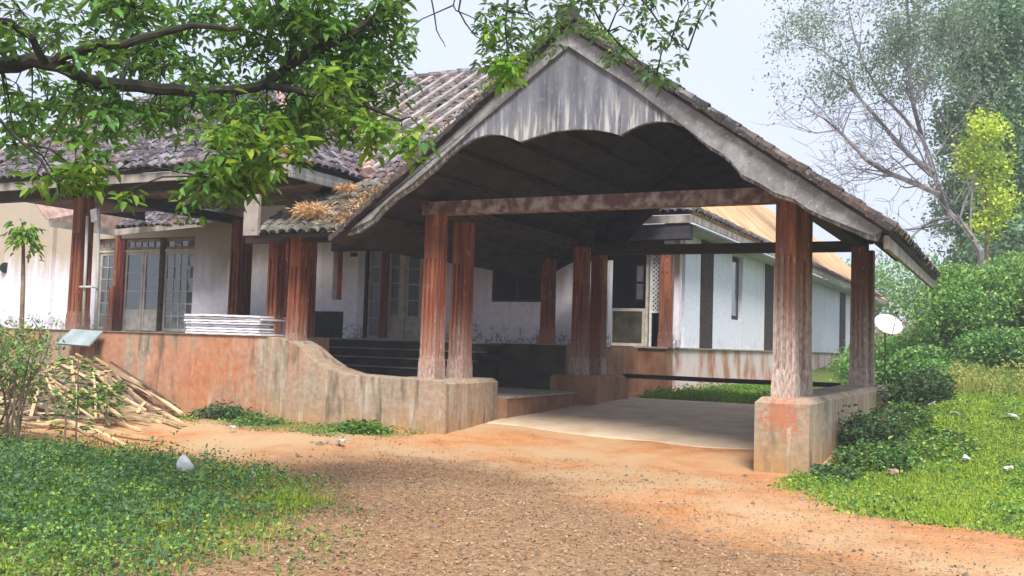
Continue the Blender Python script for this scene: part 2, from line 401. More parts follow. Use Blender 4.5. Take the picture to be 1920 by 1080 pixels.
def np_mesh(name, V, F, mat, parent=None, tint=None, kind=None):
    """V (n,3), F (m,k) all same size"""
    V = np.asarray(V, np.float32).copy(); F = np.asarray(F, np.int32)
    if parent is not None: V -= np.array(wloc(parent), np.float32)
    me = bpy.data.meshes.new(name); m, k = F.shape
    me.vertices.add(len(V)); me.vertices.foreach_set('co', V.ravel())
    me.loops.add(m * k); me.loops.foreach_set('vertex_index', F.ravel())
    me.polygons.add(m); me.polygons.foreach_set('loop_start', np.arange(m, dtype=np.int32) * k)
    me.polygons.foreach_set('loop_total', np.full(m, k, np.int32))
    me.update(calc_edges=True)
    if tint is not None:
        a = me.attributes.new('tint', 'FLOAT', 'POINT'); a.data.foreach_set('value', np.asarray(tint, np.float32))
    me.materials.append(mat)
    o = link(name, me, parent)
    if kind: o['kind'] = kind
    return o

def unit(a): return a / np.maximum(np.linalg.norm(a, axis=1, keepdims=True), 1e-6)
def leaf_geom(P, L, Wd, D, N, tint, fold=0.35, curl=0.12):
    """leaves as folded hexagons: P base, D direction, N rough normal"""
    n = len(P); D = unit(D); Sd = unit(np.cross(D, N)); Nn = np.cross(Sd, D)
    L = L[:, None]; Wd = Wd[:, None]
    base = P; tip = P + D * L - Nn * L * curl
    m1 = P + D * L * 0.3; m2 = P + D * L * 0.68 - Nn * L * curl * 0.4
    up = Nn * Wd * fold
    l1 = m1 - Sd * Wd * 0.46 + up; r1 = m1 + Sd * Wd * 0.46 + up
    l2 = m2 - Sd * Wd * 0.38 + up * 0.7; r2 = m2 + Sd * Wd * 0.38 + up * 0.7
    V = np.stack([base, l1, l2, tip, r2, r1], 1).reshape(-1, 3)
    i = np.arange(n)[:, None] * 6
    F = np.concatenate([i + np.array([[0, 1, 2, 3]]), i + np.array([[0, 3, 4, 5]])], 0)
    return V, F, np.repeat(tint, 6)
def small_leaves(P, size, tint, flat=0.0, asp=0.6):
    """one rhombic face per leaf, random attitude; flat 1 = lying"""
    n = len(P); D = rng.normal(size=(n, 3)); N = rng.normal(size=(n, 3))
    D[:, 2] *= (1 - flat * 0.8); N[:, :2] *= (1 - flat * 0.85); N[:, 2] = np.abs(N[:, 2]) + 0.2
    D = unit(D); Sd = unit(np.cross(D, N)); s = np.asarray(size)[:, None] if np.ndim(size) else size
    V = np.stack([P - D * s * 0.5, P + Sd * s * asp * 0.5, P + D * s * 0.5, P - Sd * s * asp * 0.5], 1).reshape(-1, 3)
    return V, np.arange(n * 4).reshape(-1, 4), np.repeat(tint, 4)

# ------------------------------------------------------------------ ground
def sst(a, b, x):
    t = np.clip((x - a) / (b - a), 0, 1); return t * t * (3 - 2 * t)
def hgt(x, y):
    x = np.asarray(x, float); y = np.asarray(y, float)
    r = sst(-2.3, -0.8, x)
    h = 0.075 * np.clip(y - 12.3, 0, 5.8) * (1 - 0.15 * r)
    h = h + 0.16 * sst(-4, -8, x) * sst(9, 12.3, y) * (1 - sst(13, 17, y))
    h = h + r * (0.066 * np.clip(y - 13.2, 0, 11)) + sst(-2, 1, x) * 0.11 * np.clip(y - 24, 0, 20)
    h = h + 0.05 * np.clip(y - 34, 0, 60) * (1 - r)
    h = h + 0.02 * np.sin(x * 1.7 + y * 0.6) * np.sin(y * 1.3 - x * 0.4) * sst(13.6, 12, y)
    h = h + sst(-0.8, -3.2, x + (y - 5) * 0.9 + 3.2) * 0  # level forecourt
    return h
def axis(lo, hi, f0, f1, fine, coarse):
    a = list(np.arange(f0, f1, fine)); x = f1; s = fine
    while x < hi: a.append(x); s = min(s * 1.35, coarse); x += s
    a.append(hi); x = f0; s = fine; b = []
    while x > lo: s = min(s * 1.35, coarse); x -= s; b.append(x)
    return np.array(sorted(b + a))
gx = axis(-300, 300, -16, 4, 0.12, 25); gy = axis(-60, 500, 2.5, 22, 0.12, 25)
GX, GY = np.meshgrid(gx, gy)
GZ = hgt(GX, GY)
def nz(x, y, s, o=0):
    return np.array([mnoise.noise(Vector((float(a) * s + o, float(b) * s, o))) for a, b in zip(np.ravel(x), np.ravel(y))]).reshape(np.shape(x))
NZ = nz(GX, GY, 0.9); NZ2 = nz(GX, GY, 3.1, 5.0)
NEAR = ((GX > -17) & (GX < 5) & (GY > 1) & (GY < 24))
GZ = GZ + (NZ2 * 0.012 + NZ * 0.012) * NEAR

def poly_sd(x, y, poly):
    """rough signed distance, positive inside"""
    x = np.asarray(x, float); y = np.asarray(y, float)
    d = np.full(x.shape, 1e9); ins = np.zeros(x.shape, bool); n = len(poly)
    for i in range(n):
        ax, ay = poly[i]; bx, by = poly[(i + 1) % n]
        ex, ey = bx - ax, by - ay; L2 = ex * ex + ey * ey
        t = np.clip(((x - ax) * ex + (y - ay) * ey) / L2, 0, 1)
        d = np.minimum(d, np.hypot(x - ax - t * ex, y - ay - t * ey))
        with np.errstate(divide='ignore', invalid='ignore'):
            c = ((ay > y) != (by > y)) & (x < (bx - ax) * (y - ay) / (by - ay + 1e-12) + ax)
        ins ^= c
    return np.where(ins, d, -d)
LEFT = [(-30, 2), (-4.3, 3.8), (-4.9, 6.0), (-5.9, 7.2), (-6.1, 7.9), (-7.4, 8.6), (-8.6, 9.0), (-10.4, 8.9), (-12, 9.0), (-14, 10.2), (-30, 12)]
STRIP = [(-13.4, 12.6), (-12.6, 11.6), (-9.9, 11.2), (-8.5, 11.15), (-7.6, 11.9), (-7.5, 12.5)]
RIGHTP = [(-2.5, 12.0), (-1.8, 10.9), (-1.3, 10.0), (-0.4, 9.75), (1, 9.6), (40, 8), (300, 60), (300, 490), (-1.9, 490), (-2.05, 13)]
BACK = [(-6.9, 19.4), (-2.2, 19.4), (-1.9, 60), (-6.9, 60)]
LITP = [(-7.2, 9.9), (-6.0, 10.6), (-5.0, 10.3), (-3.7, 9.2), (-2.5, 8.2), (-1.2, 7.6), (0.6, 7.0), (1.5, 3), (-9, 2), (-5, 5.5), (-6.0, 7.5), (-7.6, 8.4)]
def zmask(p, x, y, soft=0.35): return np.clip(0.5 + poly_sd(x, y, p) / soft * 0.5, 0, 1)
far = np.clip((np.hypot(GX + 5, GY - 10) - 26) / 6, 0, 1)
def greenmask(x, y):
    g = np.maximum.reduce([zmask([(a - .7, b) for a, b in LEFT], x, y, 1.6) * .8, zmask(STRIP, x, y, 0.5) * .55, zmask(RIGHTP, x, y, 0.25), zmask(BACK, x, y, 0.2)])
    return g
zr = np.maximum(greenmask(GX, GY), far); zg = zmask(LITP, GX, GY, 1.3)
nx, ny = len(gx), len(gy)
idx = np.arange(nx * ny).reshape(ny, nx)
GF = np.stack([idx[:-1, :-1], idx[:-1, 1:], idx[1:, 1:], idx[1:, :-1]], -1).reshape(-1, 4)
g = np_mesh('ground', np.stack([GX, GY, GZ], -1).reshape(-1, 3), GF, M['ground'])
ca = g.data.color_attributes.new('zones', 'FLOAT_COLOR', 'POINT')
ca.data.foreach_set('color', np.stack([zr, zg, 0 * zr, 0 * zr + 1], -1).astype(np.float32).ravel())
g.data.polygons.foreach_set('use_smooth', [True] * len(g.data.polygons))
T(g, 'orange earth forecourt with leaf litter and patches of grass', kind='structure')

def hz(x, y): return float(hgt(x, y))
# concrete drive under the porch, following the slope
mb = MB(); edge = [-7.32, -6.8, -6.1, -5.4, -4.7, -4.0, -3.4, -2.84]
rows = [13.75, 14.4, 15.5, 16.6, 17.8, 19.2]
vs = []; fs = []
for j, y in enumerate(rows):
    for i, x in enumerate(edge):
        yy = y + (0.10 * math.sin(i * 2.1) + 0.02 * i if j == 0 else 0)
        vs.append((x, yy, hz(x, yy) * 0.98 + (0.045 if j else 0.02)))
n = len(edge)
for j in range(len(rows) - 1):
    for i in range(n - 1): fs.append((j * n + i, j * n + i + 1, (j + 1) * n + i + 1, (j + 1) * n + i))
b = len(vs)
for i in range(n): vs.append((vs[i][0], vs[i][1] - 0.03, vs[i][2] - 0.08))
for i in range(n - 1): fs.append((i, b + i, b + i + 1, i + 1))
mb.add(vs, fs); T(mb.build('concrete_drive', M['concrete'], smooth=False), 'worn concrete drive sloping up under the porch', kind='structure')

FZ = 1.485
# ================================================================== PORCH
porch = empty('carriage_porch', (-5.1, 12.5, 0), 'open gabled carriage porch on paired red pillars over the concrete drive', 'porch')
def blocky(poly_xy, z0, z1, bev=0.06):
    """footprint solid with a chamfered, slightly uneven top"""
    m = MB(); n = len(poly_xy); cx = sum(p[0] for p in poly_xy) / n; cy = sum(p[1] for p in poly_xy) / n
    def sh(f): return [(p[0] + (f if p[0] < cx else -f), p[1] + (f if p[1] < cy else -f)) for p in poly_xy]
    inn = sh(bev)
    vs = [(x, y, z0) for x, y in poly_xy] + [(x, y, z1 - bev) for x, y in poly_xy] + [(x, y, z1) for x, y in inn]
    fs = [tuple(range(2 * n, 3 * n))]
    for k in (0, n):
        fs += [(k + i, k + (i + 1) % n, k + n + (i + 1) % n, k + n + i) for i in range(n)]
    m.add(vs, fs); return m
# left plinth: front wall with the curved cheek running down from the verandah level
cheek = [(-10.62, -0.2), (-7.3, -0.2), (-7.3, 0.88), (-7.36, 0.93), (-8.4, 0.93), (-9.1, 0.95), (-9.45, 1.03), (-9.75, 1.18), (-9.98, 1.34), (-10.2, 1.43), (-10.45, FZ - 0.005), (-10.62, FZ - 0.005)]
m = MB(); m.prism(cheek, 12.4, 13.0); m.build('plinth', M['plinth'], porch, label='front left plinth with a curved cheek', bevel=0.012)
blocky([(-8.45, 13.002), (-7.3, 13.002), (-7.42, 14.25), (-8.45, 14.25)], -0.1, 0.93).build('plinth', M['plinth'], porch)
blocky([(-2.86, 12.4), (-2.2, 12.4), (-2.1, 19.9), (-2.8, 19.9)], -0.3, 0.93, 0.07).build('plinth', M['plinth'], porch, label='long right plinth with red flaking patch')
blocky([(-7.82, 17.15), (-6.88, 17.15), (-6.88, 18.9), (-7.82, 18.9)], 0.1, 0.93, 0.04).build('plinth', M['redplinth'], porch)
# landing beside the drive
mb = MB(); mb.box(-9.28, -7.25, 14.26, 17.14, 0.1, 0.60); mb.build('landing', M['redplinth'], porch, bevel=0.015)
mb = MB(); mb.box(-9.28, -7.22, 14.27, 17.14, 0.604, 0.64); mb.build('landing_top', M['floor'], porch)
mb = MB(); mb.bar((-8.6, 13.8, 0.6), (-7.9, 17.1, 0.8), .12, .12)
# pillars
def pillar_mesh(h, w=0.33, flutes=3):
    m = MB()
    def ring(hw, z, groove=0.0):
        pts = []
        # square with grooves in every face
        prof = []
        k = 2 * flutes + 1
        for i in range(k + 1):
            t = -1 + 2 * i / k; prof.append(t)
        for sx in range(4):
            a = sx * math.pi / 2
            for i in range(k):
                for e in (0, 1):
                    t = prof[i + e]; d = hw - (groove if i % 2 == 1 else 0)
                    x, y = t * hw * 0.999, -d
                    pts.append((x * math.cos(a) - y * math.sin(a), x * math.sin(a) + y * math.cos(a), z))
        return pts
    hw = w / 2
    G_ = 0.024
    R = [ring(hw * 1.10, 0), ring(hw * 1.09, 0.14), ring(hw * 1.05, 0.27), ring(hw * 1.0, 0.31), ring(hw * 0.99, 0.335, 0.0), ring(hw * 0.985, 0.35, G_),
         ring(hw * 0.95, h * 0.5, G_), ring(hw * 0.93, h * 0.72, G_), ring(hw * 0.925, h * 0.735, 0.0), ring(hw * 0.92, h - 0.3), ring(hw * 0.92, h - 0.15), ring(hw * 0.92, h)]
    n = len(R[0]); vs = [v for r in R for v in r]; fs = []
    for k in range(len(R) - 1):
        for i in range(n): fs.append((k * n + i, k * n + (i + 1) % n, (k + 1) * n + (i + 1) % n, (k + 1) * n + i))
    fs.append(tuple(range((len(R) - 1) * n, len(R) * n)))
    m.add(vs, fs); return m
pm = pillar_mesh(2.46, 0.275).build('pillar', M['pillar'], None)
pmesh = pm.data; bpy.data.objects.remove(pm)
plab = {(-7.77, 12.76): 'front left pillar nearest the drive, bright red-brown', (-2.56, 12.76): 'front right pillar, red fading to bare grey below'}
for (x, y) in [(-7.77, 12.76), (-7.78, 13.62), (-2.56, 12.76), (-2.55, 13.6), (-2.42, 18.3), (-2.40, 19.1), (-7.42, 17.6), (-7.40, 18.45)]:
    o = link('pillar', pmesh, porch); o.location = (x + 5.1, y - 12.5, 0.925)
    if (x, y) in plab: o['label'] = plab[(x, y)]
# tie beams and wall plates
mb = MB(); mb.box(-7.95, -2.42, 12.62, 12.84, 3.385, 3.58); mb.build('tie_beam', M['beam'], porch, label='front tie beam with peeling paint')
mb = MB(); mb.box(-7.6, -2.28, 18.2, 18.42, 3.30, 3.48); mb.build('tie_beam', M['darkwood'], porch)
mb = MB(); mb.box(-7.86, -7.6, 12.9, 18.8, 3.388, 3.56); mb.build('wall_plate', M['darkwood'], porch)
mb = MB(); mb.box(-2.6, -2.36, 12.9, 18.9, 3.388, 3.56); mb.build('wall_plate', M['darkwood'], porch)
mb = MB(); mb.tube([(-6.95, 18.75, 0.92), (-5.0, 18.76, 0.91), (-2.8, 18.75, 0.92)], 0.045, 8); mb.build('rail', M['pipe'], porch, label='black pipe rail between the rear pillars')
# gable front: YG plane
YG = 11.75
def gp(u, v): p = aty(u, v, YG); return (p.x, p.z)
apex = gp(1068, 52); le = gp(640, 446); re_ = gp(1657, 428)
lower = [(645, 442), (672, 436), (700, 418), (718, 396), (745, 372), (775, 352), (800, 330), (818, 316), (838, 296), (862, 276), (888, 260), (915, 252), (940, 253), (960, 259), (975, 266),
         (1000, 257), (1035, 247), (1075, 242), (1115, 243), (1145, 248), (1163, 254), (1180, 243), (1205, 232), (1232, 227), (1258, 229), (1282, 238), (1302, 256), (1330, 280), (1352, 292), (1375, 312), (1392, 335), (1425, 350), (1452, 368),
         (1490, 380), (1515, 398), (1545, 412), (1580, 428), (1600, 436), (1625, 448), (1646, 452)]
outline = [apex] + [re_] + [gp(*p) for p in reversed(lower)] + [le]
MB().prism(outline, YG, YG + 0.07).build('gable_board', M['gable'], porch, label='streaked grey gable infill with scalloped lower edge')
# raised bargeboards along both rakes
def rake(a, b, w, y0, y1):
    a = Vector((a[0], 0, a[1])); b = Vector((b[0], 0, b[1])); d = (b - a).normalized(); nrm = Vector((-d.z, 0, d.x))
    if nrm.z > 0: nrm = -nrm
    p = [a, b, b + nrm * w, a + nrm * w]
    return MB().prism([(v.x, v.z) for v in p], y0, y1)
ap2 = (apex[0], apex[1] - 0.02)
def rakeboard(a, b, us, low, name_label):
    d = [gp(*p) for p in low]
    poly = [a, b] + d
    return MB().prism(poly, YG - 0.05, YG - 0.003).build('bargeboard', M['rake'], porch, label=name_label)
rakeboard(ap2, (re_[0], re_[1] - 0.02), None, [(1640, 444), (1580, 420), (1545, 406), (1515, 392), (1490, 374), (1452, 361), (1425, 344), (1392, 328), (1375, 306), (1352, 286), (1330, 274), (1300, 250), (1240, 205), (1180, 160), (1120, 122), (1068, 88)], 'right bargeboard, mottled grey plaster')
rakeboard(ap2, (le[0], le[1] - 0.02), None, [(650, 436), (700, 412), (718, 390), (745, 366), (775, 346), (800, 324), (838, 290), (862, 268), (900, 232), (960, 182), (1020, 128), (1068, 88)], 'left bargeboard, mottled grey plaster')
# roof slabs
AX, AZ = apex[0], apex[1] + 0.05
SLR = (AZ - re_[1]) / (re_[0] - AX); SLL = (AZ - le[1]) / (AX - le[0])
RX, RZ = re_[0] + 0.1, re_[1] - 0.03; LX, LZ = le[0] - 0.12, le[1] - 0.04
YB = 19.1
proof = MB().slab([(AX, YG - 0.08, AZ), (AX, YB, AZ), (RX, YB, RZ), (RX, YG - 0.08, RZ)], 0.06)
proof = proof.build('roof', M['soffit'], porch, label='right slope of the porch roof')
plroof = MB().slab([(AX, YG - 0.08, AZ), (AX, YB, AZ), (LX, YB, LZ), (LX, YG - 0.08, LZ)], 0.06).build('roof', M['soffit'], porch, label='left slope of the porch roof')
# soffit purlins
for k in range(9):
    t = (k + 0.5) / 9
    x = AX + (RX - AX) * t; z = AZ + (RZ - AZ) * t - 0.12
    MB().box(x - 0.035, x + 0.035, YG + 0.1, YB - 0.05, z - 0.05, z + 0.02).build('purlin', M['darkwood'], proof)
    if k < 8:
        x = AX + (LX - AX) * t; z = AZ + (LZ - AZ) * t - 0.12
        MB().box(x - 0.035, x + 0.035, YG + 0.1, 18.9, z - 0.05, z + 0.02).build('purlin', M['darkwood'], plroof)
# boarded ceiling (dark) just above the tie beams at mid height
mb = MB()
for k in range(22):
    y = 12.9 + k * 0.3
    MB_ = None
# pale soffit strip at the right eave end
MB().box(RX - 0.10, RX - 0.05, YG + 0.0, YB, RZ - 0.20, RZ - 0.05).build('eave_fascia', M['fascia'], proof)
# dark rear board closing the porch against the house
rx_ = RX - (4.62 - RZ) / SLR
MB().prism([(-8.6, 3.2), (-7.25, 3.25), (-7.05, 3.45), (-6.75, 3.9), (-6.35, 4.25), (-5.95, 4.45), (-5.6, 4.56), (rx_ - .12, 4.56), (AX, AZ - .13), (-8.6, LZ + (-8.6 - LX) * SLL - .13)], 18.85, 18.92).build('rear_board', M['soffit'], porch)

# tile meshes ----------------------------------------------------------
def tile_proto(w, L, th=0.018, seg=4, tint=0.2):
    """half round tile running along +Y (down slope = -Y end lowest), arch up"""
    V = []; F = []
    for yy, r in ((0, w / 2), (L, w / 2 * 0.86)):
        for k in range(seg + 1):
            a = math.pi * k / seg
            V.append((-math.cos(a) * r, yy, math.sin(a) * r * 0.8))
        for k in range(seg + 1):
            a = math.pi * k / seg
            V.append((-math.cos(a) * (r - th), yy, math.sin(a) * (r - th) * 0.8 - th * .2))
    n = seg + 1
    for k in range(seg):
        F.append((k, k + 1, 2 * n + k + 1, 2 * n + k)); F.append((k, n + k, n + k + 1, k + 1))
        F.append((n + k, 3 * n + k, 3 * n + k + 1, n + k + 1))
    F = np.array(F); V = np.array(V)
    return V, F
def tile_field(roof, origin, du, dv, nu, nv, su, sv, keep, nobj, mat, w=None, L=None, skip=0.02, name='roof_tile'):
    """origin lower-left; du along eave (unit), dv up slope (unit). first nobj tiles (lowest rows) become objects."""
    w = w or su * 0.98; L = L or sv * 1.25
    V, F = tile_proto(w, L)
    du = np.array(du, float); dv = np.array(dv, float); nn = np.cross(du, dv); nn /= np.linalg.norm(nn)
    if nn[2] < 0: nn = -nn
    protos = []
    for k in range(4):
        o = np_mesh('roof_tile', V, F, mat, None, np.full(len(V), 0.17 * k)); protos.append(o.data); bpy.data.objects.remove(o)
    VV = []; FF = []; TT = []; cnt = 0; off = wloc(roof); b = 0
    for j in range(nv):
        for i in range(nu):
            p = np.array(origin, float) + du * (i + 0.5) * su + dv * j * sv
            if not keep(p) or random.random() < skip: continue
            jit = random.uniform(-0.012, 0.012); lift = random.uniform(0.0, 0.015) + 0.004
            yaw = random.uniform(-0.05, 0.05); tl = random.uniform(0.03, 0.09)
            y_ = dv * math.cos(yaw) + du * math.sin(yaw); y_ = y_ * math.cos(tl) - nn * math.sin(tl)
            x_ = np.cross(y_, nn); x_ /= np.linalg.norm(x_); z_ = np.cross(x_, y_)
            base = p + du * jit + nn * (lift + L * math.sin(tl) * 0.6) - dv * random.uniform(0, 0.03)
            if cnt < nobj:
                o = link(name, random.choice(protos), roof)
                o.matrix_local = Matrix(((x_[0], y_[0], z_[0], base[0] - off.x), (x_[1], y_[1], z_[1], base[1] - off.y), (x_[2], y_[2], z_[2], base[2] - off.z), (0, 0, 0, 1)))
                cnt += 1
            else:
                VV.append(V @ np.array([x_, y_, z_]) + base); FF.append(F + b); TT.append(np.full(len(V), random.random())); b += len(V)
    if VV:
        np_mesh('roof_tiling', np.concatenate(VV), np.concatenate(FF), mat, roof, np.concatenate(TT), kind='stuff')
def norm(v): v = np.array(v, float); return v / np.linalg.norm(v)
# tiles of the porch roof: end tiles at the rake are individual, rest joined
for roof, sx, XX, ZZ, yb in ((proof, 1, RX, RZ, YB), (plroof, -1, LX, LZ, YB)):
    dv = norm((AX - XX, 0, AZ - ZZ)); LEN = math.hypot(AX - XX, AZ - ZZ)
    if sx > 0: du = (0, 1, 0); org = (XX, YG - 0.12, ZZ + 0.0)
    else: du = (0, 1, 0); org = (XX, YG - 0.12, ZZ + 0.0)
    nv = int(LEN / 0.24)
    tile_field(roof, org, du, dv, 1, nv, 0.2, 0.24, lambda p: True, 60, M['tileedge'], skip=0.0)
    tile_field(roof, (org[0], org[1] + 0.2, org[2]), du, dv, int((yb - YG) / 0.2), nv, 0.2, 0.24, lambda p: True, 0, M['tileedge'])
    # verge strip: broken mortar under the tiles
for sx, XX, ZZ in ((1, RX, RZ), (-1, LX, LZ)):
    vs = []; n = 46; m = MB()
    a = Vector((AX, YG - 0.1, AZ)); b_ = Vector((XX, YG - 0.1, ZZ)); d = (b_ - a)
    for k in range(n):
        t0, t1 = k / n, (k + 1) / n
        h = random.uniform(0.05, 0.10)
        p0 = a + d * t0; p1 = a + d * t1
        m.bar(p0 + Vector((0, random.uniform(-.01, .01), 0.0)), p1 + Vector((0, random.uniform(-.01, .01), 0.0)), random.uniform(0.08, 0.11), h * .8)
    m.build('verge', M['tileedge'], proof if sx > 0 else plroof)
# ridge with end block
m = MB()
for k in range(14):
    y0 = YG - 0.18 + k * 0.42
    m.tube([(AX, y0, AZ + 0.06), (AX, y0 + 0.44, AZ + 0.075)], [0.14, 0.12], 8)
m.build('ridge_tiles', M['tileedge'], porch)
MB().box(AX - 0.10, AX + 0.10, YG - 0.2, YG + 0.1, AZ - 0.05, AZ + 0.21).build('ridge_end_block', M['tileedge'], porch, bevel=0.02)

# ================================================================== HOUSE
house = empty('bungalow', (-12, 16, 0), 'old limewashed bungalow with tiled hipped roofs and raised verandah behind the porch', 'house')
H = house
# verandah platform
m = MB(); m.box(-34, -10.622, 12.4, 14.0, -0.2, FZ); m.box(-34, -13.42, 14.0, 17.9, -0.2, FZ); m.box(-34, -10.622, 17.9, 26, -.2, FZ); m.build('verandah_base', M['plinth'], H, label='raised verandah base with red streaked plaster')
m = MB(); m.box(-10.62, -7.84, 17.9, 26, -0.1, FZ); m.build('verandah_base', M['mossplinth'], H, label='dark mossy verandah base behind the porch')
m = MB(); m.box(-34, -10.625, 12.37, 14.0, FZ + 0.003, FZ + 0.012); m.box(-34, -13.425, 14.0, 17.9, FZ + .003, FZ + .012); m.box(-34, -7.9, 17.9, 24, FZ + .003, FZ + .012); m.build('verandah_floor', M['floor'], H)
M['creamplinth'] = simple('cream_stained_plinth', (0.42, 0.20, 0.12), (0.66, 0.57, 0.55), 1.3, stretch=(1, 1, 0.6), lo=.36, hi=.56)
MB().box(-7.836, -7.152, 22.0, 22.6, 0.0, FZ - 0.01).build('verandah_base', M['redplinth'], H)
MB().box(-7.84, -7.80, 17.9, 21.997, 0.0, FZ - 0.004).build('verandah_base', M['redplinth'], H)
m = MB(); m.box(-7.836, -7.148, 22.603, 60, 0.0, FZ - 0.01); m.build('verandah_base', M['creamplinth'], H, label='cream and orange stained base of the right wing')
m = MB(); m.box(-7.9, -7.1, 21.95, 60, FZ - 0.006, FZ + 0.03); m.build('base_coping', M['floor'], H)
# steps
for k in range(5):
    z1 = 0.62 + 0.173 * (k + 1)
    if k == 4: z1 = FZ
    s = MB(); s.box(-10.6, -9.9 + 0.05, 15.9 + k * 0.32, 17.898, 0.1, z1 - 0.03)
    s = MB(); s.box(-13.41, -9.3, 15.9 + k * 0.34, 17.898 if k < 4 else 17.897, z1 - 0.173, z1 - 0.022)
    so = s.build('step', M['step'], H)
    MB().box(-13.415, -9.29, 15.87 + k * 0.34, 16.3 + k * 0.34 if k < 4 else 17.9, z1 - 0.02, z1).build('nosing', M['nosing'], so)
# left flight (in front of the slit-window wall) is cut into the platform: dark recess treads
# walls --------------------------------------------------------------
def wall_with_openings(name, x0, x1, y, z0, z1, ops, mat, th=0.25, label=None):
    """wall in plane y (front face) with rectangular openings (xa, xb, za, zb)"""
    m = MB(); xs = sorted({x0, x1, *[o[0] for o in ops], *[o[1] for o in ops]})
    for a, b in zip(xs[:-1], xs[1:]):
        cuts = sorted([(o[2], o[3]) for o in ops if o[0] <= a + 1e-6 and o[1] >= b - 1e-6]); z = z0
        for c0, c1 in cuts:
            if c0 > z + 1e-6: m.box(a, b, y, y + th, z, c0)
            z = c1
        if z < z1 - 1e-6: m.box(a, b, y, y + th, z, z1)
    # merge coplanar neighbours is unnecessary: pieces butt end to end
    return m.build(name, mat, H, label=label)
def X(u, y, v=560): return aty(u, v, y).x
def Z(u, v, y): return aty(u, v, y).z
YW = 18.4
xFL, xFR = X(178, YW), X(360, YW)
# wall around the french doors
wall_with_openings('wall', xFL - 0.4, X(505, YW), YW, FZ, 5.0, [(xFL, xFR, FZ + 0.02, Z(265, 446, YW))], M['wall'])
sx0, sx1 = X(622, YW), X(640, YW)
w2 = wall_with_openings('wall', X(505, YW), X(668, YW), YW, FZ, 4.6, [(sx0, sx1, Z(632, 562, YW), Z(632, 455, YW))], M['wall'])
MB().box(X(585, YW), X(664, YW), YW - 0.03, YW - 0.002, FZ, Z(620, 584, YW)).build('dado', M['dado'], H)
MB().box(sx0 - 0.05, sx1 + 0.05, YW + 0.18, YW + 0.22, 2.0, 3.8).build('shutter', M['redframe'], w2)
MB().box(X(645, YW - .3), X(669, YW - .3), YW - 0.3, YW - 0.032, FZ, 4.0).build('pier', M['wall'], H)
MB().box(X(652, YW - .4), X(662, YW - .4), YW - 0.37, YW - 0.302, Z(655, 484, YW), Z(655, 477, YW)).build('meter_box', M['dark'], H)
# left end wall, nearer
wall_with_openings('wall', -34.0, xFL - 0.403, YW, FZ, 5.0, [], M['wall'])
MB().box(X(62, YW), X(100, YW), YW - .12, YW - .003, FZ + .013, 5.0).build('pier', M['wall'], H)
m = MB(); m.tube([aty(10, 502, YW - .003), aty(10, 502, YW - .04)], 0.15, 14); m.build('wall_vent', M['dark'], H)
# french doors -------------------------------------------------------
def glazed(name, x0, x1, y, z0, z1, cols, rows, mat=M['frame'], solid=0.0, bw=0.07, parent=H, label=None):
    """a glazed leaf: frame with bars; panes are sub parts"""
    m = MB(); m.box(x0, x0 + bw, y, y + 0.05, z0, z1); m.box(x1 - bw, x1, y, y + 0.05, z0, z1)
    m.box(x0 + bw, x1 - bw, y, y + 0.05, z1 - bw, z1); m.box(x0 + bw, x1 - bw, y, y + 0.05, z0, z0 + bw)
    xi0, xi1, zi0, zi1 = x0 + bw, x1 - bw, z0 + bw, z1 - bw
    if solid: zi0 = zi0 + (zi1 - zi0) * solid; m.box(xi0, xi1, y + 0.01, y + 0.04, z0 + bw, zi0)
    bar = 0.028
    for k in range(1, cols):
        x = xi0 + (xi1 - xi0) * k / cols; m.box(x - bar / 2, x + bar / 2, y + 0.008, y + 0.04, zi0, zi1)
    o_rows = []
    for k in range(1, rows):
        z = zi0 + (zi1 - zi0) * k / rows
        for c in range(cols):
            xa_ = xi0 + (xi1 - xi0) * c / cols + (bar / 2 if c else 0); xb_ = xi0 + (xi1 - xi0) * (c + 1) / cols - (bar / 2 if c < cols - 1 else 0)
            m.box(xa_, xb_, y + 0.01, y + 0.038, z - bar / 2, z + bar / 2)
    fr = m.build(name, mat, parent, label=label)
    for c in range(cols):
        for k in range(rows):
            xa_ = xi0 + (xi1 - xi0) * c / cols; xb_ = xi0 + (xi1 - xi0) * (c + 1) / cols
            za_ = zi0 + (zi1 - zi0) * k / rows; zb_ = zi0 + (zi1 - zi0) * (k + 1) / rows
            t = random.uniform(-0.012, 0.012)
            p = MB(); p.add([(xa_, y + 0.024 + t, za_), (xb_, y + 0.024 - t, za_), (xb_, y + 0.02 - t, zb_), (xa_, y + 0.02 + t, zb_)], [(0, 1, 2, 3)])
            p.add([(xa_, y + 0.032, za_), (xb_, y + 0.032, za_), (xb_, y + 0.032, zb_), (xa_, y + 0.032, zb_)], [(3, 2, 1, 0)])
            p.build('pane', M['glass'], fr)
    return fr
YD = YW + 0.1; zt = Z(265, 446, YW); zd = Z(265, 472, YW); zb = FZ + 0.05
glazed('window', xFL + 0.02, X(213, YD), YD, zb, zd, 2, 6)
glazed('door', X(232, YD), X(266, YD), YD, zb, zd, 1, 3, solid=0.25, label='left leaf of the grey glazed double door')
glazed('door', X(267, YD), X(298, YD), YD, zb, zd, 1, 3, solid=0.25, label='right leaf of the grey glazed double door')
glazed('window', X(306, YD), xFR - 0.02, YD, zb, zd, 4, 6)
glazed('transom', xFL + 0.02, X(228, YD), YD, zd + 0.06, zt - 0.02, 3, 1, M['oldplank'])
glazed('transom', X(232, YD), X(300, YD), YD, zd + 0.06, zt - 0.02, 5, 1, M['oldplank'])
glazed('transom', X(306, YD), xFR - 0.02, YD, zd + 0.06, zt - 0.02, 4, 1, M['oldplank'])
for u0, u1 in ((213, 232), (298, 306)):
    MB().box(X(u0, YD) + 0.003, X(u1, YD) - 0.003, YD - 0.05, YD + 0.08, zb, zt - 0.02).build('door_post', M['darkwood'] if u0 > 250 else M['redframe'], H)
